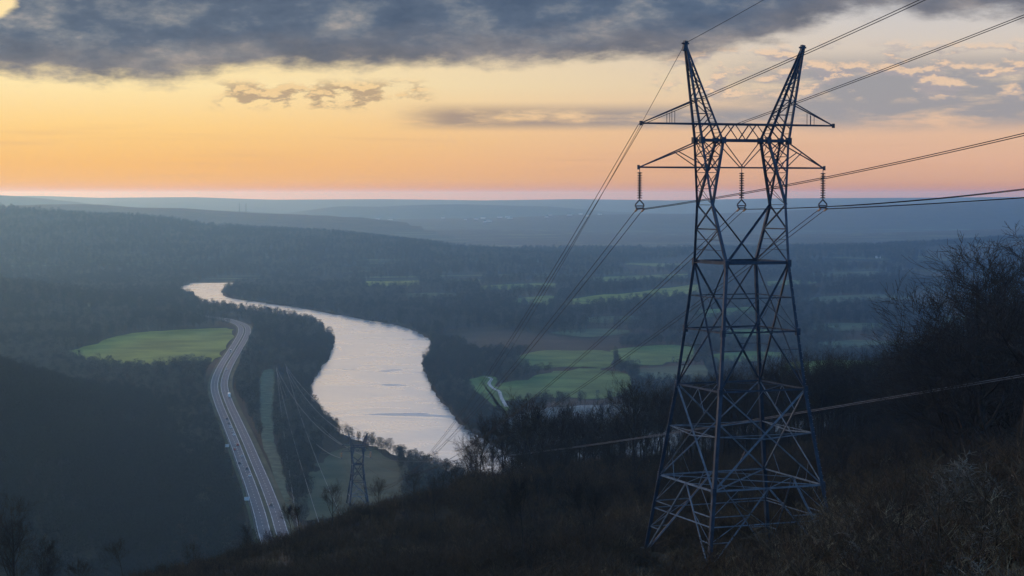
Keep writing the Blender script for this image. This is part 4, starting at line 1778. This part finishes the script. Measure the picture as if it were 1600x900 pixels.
xs, ys, sc_, ix = [], [], [], []
for (d0, d1, per, half) in ((560, 1500, 27, .33), (1500, 2600, 45, .31), (2600, 4300, 120, .30), (4300, 6600, 230, .29)):
    area = half * (d1 * d1 - d0 * d0)
    n = int(area / per)
    x, y = sector(n, d0, d1, half)
    s = rng.uniform(.72, 1.15, n) * (1.0 if d1 < 2700 else 1.15 if d1 < 4400 else 1.2)
    # the near spur on the left: closer-set, smaller crowns
    # groves: looser towards the open valley on the right
    cover = fbm(x / 260.0, y / 420.0, 3)
    open_ = (x > -250) & (y > 2400)
    keep = ~(open_ & (cover < -0.15))
    keep &= np.hypot(x - T2X, y - T2Y) > 34
    # mown strip under and along the line by the valley tower
    keep &= ~((np.abs(x - T2X * y / T2Y) < 30) & (y > 1080) & (y < 1560))
    nh = near_h(x, y)
    keep &= nh < 60
    x, y, s = x[keep], y[keep], s[keep]
    near_river = (y < 2600) & (x > -330)
    s = np.where(near_river, s * .78, s)
    sph = spur_h(x, y) > 4
    s = np.where(sph, s * .8, s)
    k2, z = thin(x, y, 15 * s)
    xs.append(np.column_stack([x, y, z - .2])[k2])
    sc_.append(s[k2])
pts = np.vstack(xs)
scl = np.concatenate(sc_)
patch = fbm(pts[:, 0] / 120.0, pts[:, 1] / 160.0, 3)
idx = np.where(rng.rand(len(pts)) < np.clip(.25 + patch * 1.2, .05, .9), rng.choice([2, 4], len(pts)), rng.choice([0, 1, 3, 5], len(pts)))
patch2 = fbm(pts[:, 0] / 90.0 + 40, pts[:, 1] / 140.0, 4)
idx = np.where(rng.rand(len(pts)) < np.clip(.22 + patch2 * 2.2, .02, .85), rng.choice([6, 7], len(pts)), idx)
behind = (pts[:, 1] > 1800) & (pts[:, 1] < 2350) & (pts[:, 0] < -260)
idx = np.where(behind & (rng.rand(len(pts)) < .75), rng.choice([2, 4, 6, 7], len(pts)), idx)
on_spur = spur_h(pts[:, 0], pts[:, 1]) > 4
idx = np.where(on_spur, rng.choice([0, 1, 3, 5], len(pts)), idx)
print('valley trees', len(pts))
scatter('valley_woodland', pts, rng.uniform(0, 6.28, len(pts)), scl, idx, FARWOOD, 'grey bare woods covering the valley floor and the hills beyond')

# bank-side trees along the near shore of the river
bx, by = [], []
near_line = [at(px, py + (1.5 if py < 462 else 6 if py < 500 else 9 if py < 560 else 13), 0.5) for px, py in RIV_NEAR[1:-2]]
for i in range(len(near_line) - 1):
    a, b = Vector(near_line[i]), Vector(near_line[i + 1])
    for k in range(int((b - a).length / 3.2)):
        q = a.lerp(b, rng.rand())
        d = (b - a).normalized()
        nn = Vector((-d.y, d.x))
        q = q - Vector((d.y * -1, d.x)) * 0 + Vector((d.y, -d.x)) * 0
        bx.append(q.x + rng.uniform(-7, 7))
        by.append(q.y - rng.uniform(0, 12))
bx, by = np.array(bx), np.array(by)
px, py = project(bx, by, 0.5)
k = ~in_poly(px, py, RIV_WATER) & ~in_poly(px, py, ROAD_SEEN)
bx, by = bx[k], by[k]
fx, fy = [], []
far_line = [at(px_, py_, 0.5) for px_, py_ in RIV_FAR[1:]]
for i in range(len(far_line) - 1):
    a, b = Vector(far_line[i]), Vector(far_line[i + 1])
    for k in range(int((b - a).length / 5.0)):
        q = a.lerp(b, rng.rand())
        fx.append(q.x + rng.uniform(-8, 14))
        fy.append(q.y + rng.uniform(-3, 14))
fx, fy = np.array(fx), np.array(fy)
px, py = project(fx, fy, 0.5)
k = ~in_poly(px, py, RIV_WATER)
bx = np.concatenate([bx, fx[k]])
by = np.concatenate([by, fy[k]])
s = rng.uniform(.42, .72, len(bx))
scatter('riverbank_woodland', np.column_stack([bx, by, np.full(len(bx), -.1)]), rng.uniform(0, 6.28, len(bx)), s, rng.randint(0, 6, len(bx)), FARWOOD, 'low bare trees edging both river banks')

# --- hillside wood behind the counted trees
n = 2600
x, y = sector(n, 300, 760, .33)
px0 = 800 + F * x / y
z = terrain(x, y)
hsz = rng.uniform(.62, 1.0, n)
cov = fbm(x / 60, y / 60, 3)
# keep the left slope low and open as in the photo
keep = (near_h(x, y) > 40) & (z > 35)
keep &= np.where(px0 < 715, y > 430, np.where(px0 < 1420, y > 360, y > 260))
keep &= (px0 > 640)
x, y, z, hsz, px0 = x[keep], y[keep], z[keep], hsz[keep], px0[keep]
kk = rng.rand(len(x)) < np.where(px0 < 1060, .10, np.where(px0 < 1420, .45, 1.0))
x, y, z, hsz, px0 = x[kk], y[kk], z[kk], hsz[kk], px0[kk]
hsz = np.where(px0 < 715, hsz * .55, hsz)
scatter('hillside_woodland', np.column_stack([x, y, z - .1]), rng.uniform(0, 6.28, len(x)), hsz, rng.randint(0, 6, len(x)), NEARWOOD, 'dark bare wood on the slope behind the tall tower')
print('hillside trees', len(x))

# --- brush over the whole near slope
n = 26000
x, y = sector(n, 40, 640, .34)
w = rng.rand(n)
keep = w < np.clip(1.25 - y / 800, .35, 1)
x, y = x[keep], y[keep]
n2 = 9000
xa, ya = sector(n2, 30, 210, .34)
x = np.concatenate([x, xa])
y = np.concatenate([y, ya])
z = terrain(x, y)
keep = near_h(x, y) > 45
x, y, z = x[keep], y[keep], z[keep]
cov = fbm(x / 30, y / 30, 3)
straw = np.clip(.75 - y / 420 + cov * .9, .03, .75)
rr_ = rng.rand(len(x))
idx = np.where(rr_ < straw, rng.choice([4, 5], len(x)), np.where(rng.rand(len(x)) < .45, rng.choice([2, 3], len(x)), rng.choice([0, 1], len(x))))
scl = rng.uniform(.6, 1.25, len(x)) * (1 + .35 * sstep(y, 180, 330)) * (1 + .9 * cov) * (1 - .45 * sstep(y, 340, 420))
pxb = 800 + F * x / y
scl = np.where((pxb < 715) & (y > 240), scl * .6, scl)
scl = np.where((y > 95) & (y < 205) & (pxb > 960) & (pxb < 1340), scl * .42, scl)
scatter('brushwood', np.column_stack([x, y, z - .05]), rng.uniform(0, 6.28, len(x)), scl, idx, BRUSH, 'tangled brown brush covering the near slope')
print('brush', len(x))
n = 2600
x, y = sector(n, 150, 520, .33)
cov = fbm(x / 45 + 9, y / 45, 3)
pxb = 800 + F * x / y
keep = (rng.rand(n) < np.clip(.28 + 1.6 * cov, 0, .9)) & (near_h(x, y) > 45) & ((pxb > 800) | (rng.rand(n) < .12)) & ~((y < 215) & (pxb > 940) & (pxb < 1350))
x, y = x[keep], y[keep]
scatter('sapling_thicket', np.column_stack([x, y, terrain(x, y) - .05]), rng.uniform(0, 6.28, len(x)), rng.uniform(.16, .42, len(x)), rng.randint(0, 6, len(x)), NEARWOOD, 'thin bare saplings scattered through the brush on the slope')
print('saplings', len(x))


# ------------------------------------------------------------------ vehicles on the highway
def car_mesh(name, paint, L=4.5, Wd=1.85, H=1.5, van=False):
    m = MB()
    m.m = 0
    zb = .35
    # lower body, tapered at nose and tail
    def slab(x0, x1, z0, z1, w0, w1, dx0=0, dx1=0):
        m.quadbox([(x0, -w0, z0), (x1, -w0, z0), (x1, w0, z0), (x0, w0, z0), (x0 + dx0, -w1, z1), (x1 - dx1, -w1, z1), (x1 - dx1, w1, z1), (x0 + dx0, w1, z1)])
    h = Wd / 2
    slab(-L / 2, L / 2, zb, zb + .5, h * .97, h, .08, .12)
    if van:
        m.m = 0
        slab(-L / 2 + .05, L * .20, zb + .505, H, h, h * .95, .05, .05)
        m.m = 1
        slab(L * .20 + .01, L * .42, zb + .505, H * .93, h * .96, h * .82, .0, .45)
    else:
        m.m = 1
        slab(-L * .36, L * .22, zb + .505, H - .06, h * .92, h * .74, .45, .75)
        m.m = 0
        slab(-L * .24, L * .05, H - .055, H, h * .76, h * .70, .04, .06)
    m.m = 2
    for x in (-L * .31, L * .31):
        for s in (-1, 1):
            m.tube([(x, s * (h - .2), .33), (x, s * (h + .01), .33)], .33, 12, True)
    return m.mesh(name, [paint, M_cglass, M_tyre])


CARS = {'white': car_mesh('car', M_cwhite), 'red': car_mesh('car', M_cred), 'dark': car_mesh('car', M_cdark), 'grey': car_mesh('car', M_cgrey),
        'van': car_mesh('van', M_cwhite, 6.2, 2.1, 2.6, True), 'lorry': car_mesh('lorry', M_cwhite, 11.5, 2.5, 3.7, True)}


def put_vehicle(kind, s, lane, label, name='car', cat='car'):
    p, d = line_point(road_line, s)
    nn = Vector((d.y, -d.x))
    q = p + nn * lane
    o = bpy.data.objects.new(name, CARS[kind])
    COL.objects.link(o)
    a = math.atan2(d.y, d.x)
    o.location = (q.x, q.y, RZ + .03)
    o.rotation_euler = (0, 0, a if lane > 0 else a + math.pi)
    tag(o, label, cat, 'vehicles on the valley highway')


queue = [('dark', 655, -3.5), ('dark', 662, -3.5), ('white', 668, -3.5), ('grey', 675, -3.5), ('white', 680, -3.5), ('red', 696, -3.5), ('red', 703, -7.2), ('grey', 713, -3.5), ('dark', 724, -7.2), ('dark', 733, -3.5), ('white', 744, -3.5)]
for k, (kind, py, lane) in enumerate(queue):
    s = near_s(np.interp(py, [630, 660, 690, 720, 760], [350, 363, 376, 388, 404]), py)
    lab = {'dark': 'dark car in the loose queue on the left carriageway of the highway', 'white': 'white car in the loose queue on the left carriageway of the highway',
           'grey': 'grey car in the loose queue on the left carriageway of the highway', 'red': 'red car in the loose queue on the left carriageway of the highway'}[kind]
    put_vehicle(kind, s, lane, lab)
put_vehicle('van', near_s(365, 550), -3.5, 'white van on the highway beside the green field', 'van', 'van')
put_vehicle('white', near_s(350, 578), 3.5, 'white car on the highway just below the bend by the field')
put_vehicle('lorry', near_s(346, 620), 7.2, 'long white lorry on the right carriageway below the bend', 'lorry', 'lorry')
put_vehicle('dark', near_s(414, 790), 3.5, 'dark car lowest on the right carriageway, above the dark slope')

# guard rail along the left edge, and two white roadside signs
seg = [p for p in road_line if 1090 < p[1] < 1650]
gr = empty('guardrail', (seg[0][0] - 11, seg[0][1], RZ))
tag(gr, 'grey metal guardrail along the left edge of the highway', 'guardrail')
m, m2 = MB(), MB()
prev = None
acc = 0
for i in range(len(seg)):
    a = Vector(seg[max(i - 1, 0)])
    b = Vector(seg[min(i + 1, len(seg) - 1)])
    d = (b - a).normalized()
    q = Vector(seg[i]) + Vector((d.y, -d.x)) * -9.9 - Vector((gr.location.x, gr.location.y))
    if prev is not None:
        m.beam((prev.x, prev.y, .70), (q.x, q.y, .70), .1, .34)
        nseg = max(1, int((q - prev).length / 4))
        for k in range(nseg):
            e = prev.lerp(q, k / nseg)
            m2.beam((e.x, e.y, -.9), (e.x, e.y, .75), .14)
    prev = q
m.build('rail', M_pale_steel, gr)
pz = m2.build('post_row', M_pale_steel, gr)
pz['kind'] = 'stuff'
for px, py, lab in ((354.5, 696, 'white roadside sign beyond the middle of the guardrail'), (385.5, 779, 'white roadside sign nearest the dark slope')):
    x, y = at(px, py, 3.5)
    z0 = th(x, y)
    r = empty('road_sign', (x, y, z0), .15)
    tag(r, lab, 'sign', 'white signs beside the highway')
    m = MB()
    m.box(-1.6, 1.6, -.05, .05, 2.2, 4.6)
    m.build('sign_board', M_cwhite, r)
    m = MB()
    for sx in (-1.1, 1.1):
        m.beam((sx, .1, -.3), (sx, .1, 4.4), .14)
    m.build('post', M_pale_steel, r)


# ------------------------------------------------------------------ distant buildings and masts
def house(px, py, z, w, l, h, label, group, roof=True, rz=0.0):
    x, y = at(px, py, z)
    r = empty('white_building', (x, y, th(x, y)), rz)
    tag(r, label, 'building', group)
    m = MB()
    m.box(-w / 2, w / 2, -l / 2, l / 2, -1, h)
    m.build('wall', M_white, r)
    m = MB()
    k = h + .02
    e = .5
    m.v = [(-w / 2 - e, -l / 2 - e, k), (w / 2 + e, -l / 2 - e, k), (w / 2 + e, l / 2 + e, k), (-w / 2 - e, l / 2 + e, k), (-w / 2 - e, 0, k + l * .28), (w / 2 + e, 0, k + l * .28)]
    m.f = [(0, 1, 5, 4), (2, 3, 4, 5), (0, 4, 3), (1, 2, 5), (3, 2, 1, 0)]
    m.mi = [0] * 5
    m.build('roof', M_roof, r)


house(186, 463, 2, 14, 9, 6, 'white house nearest the wooded spur left of the river', 'white houses left of the river')
house(215, 446, 2, 15, 9, 7, 'white house farther back below the long dark ridge', 'white houses left of the river')
house(1372, 409, 2, 14, 9, 6, 'lone white farmhouse far out on the blue valley side', 'far farmhouses')
house(611, 410, 2, 26, 12, 7, 'long pale barn beyond the bright field right of the river', 'far farmhouses')
rh = random.Random(9)
for k in range(22):
    px = rh.choice([rh.uniform(716, 800), rh.uniform(840, 860), rh.uniform(885, 945), rh.uniform(560, 700)])
    py = rh.uniform(352, 359)
    house(px, py, 2, rh.uniform(14, 34), rh.uniform(12, 18), rh.uniform(5, 8), 'tiny white building of the faraway town on the plain', 'white buildings of the faraway town', rz=rh.uniform(-.3, .3))
for px, lab in ((374, 'thin mast on the far ridge, left of the pair'), (384.5, 'thin mast on the far ridge, right of the pair')):
    x, y, z = at_d(px, 330, 9000)
    z0 = th(x, y)
    m = MB()
    m.tube([(0, 0, -2), (0, 0, 30), (0, 0, 45)], [1.4, 1.0, .6], 6, True)
    for q in (12, 24, 36):
        m.tube([(0, 0, q), (0, 0, q + .8)], [1.8, 1.8], 8, True)
    o = m.build('radio_mast', M_steel)
    o.location = (x, y, z0)
    tag(o, lab, 'mast', 'masts on the far ridge')
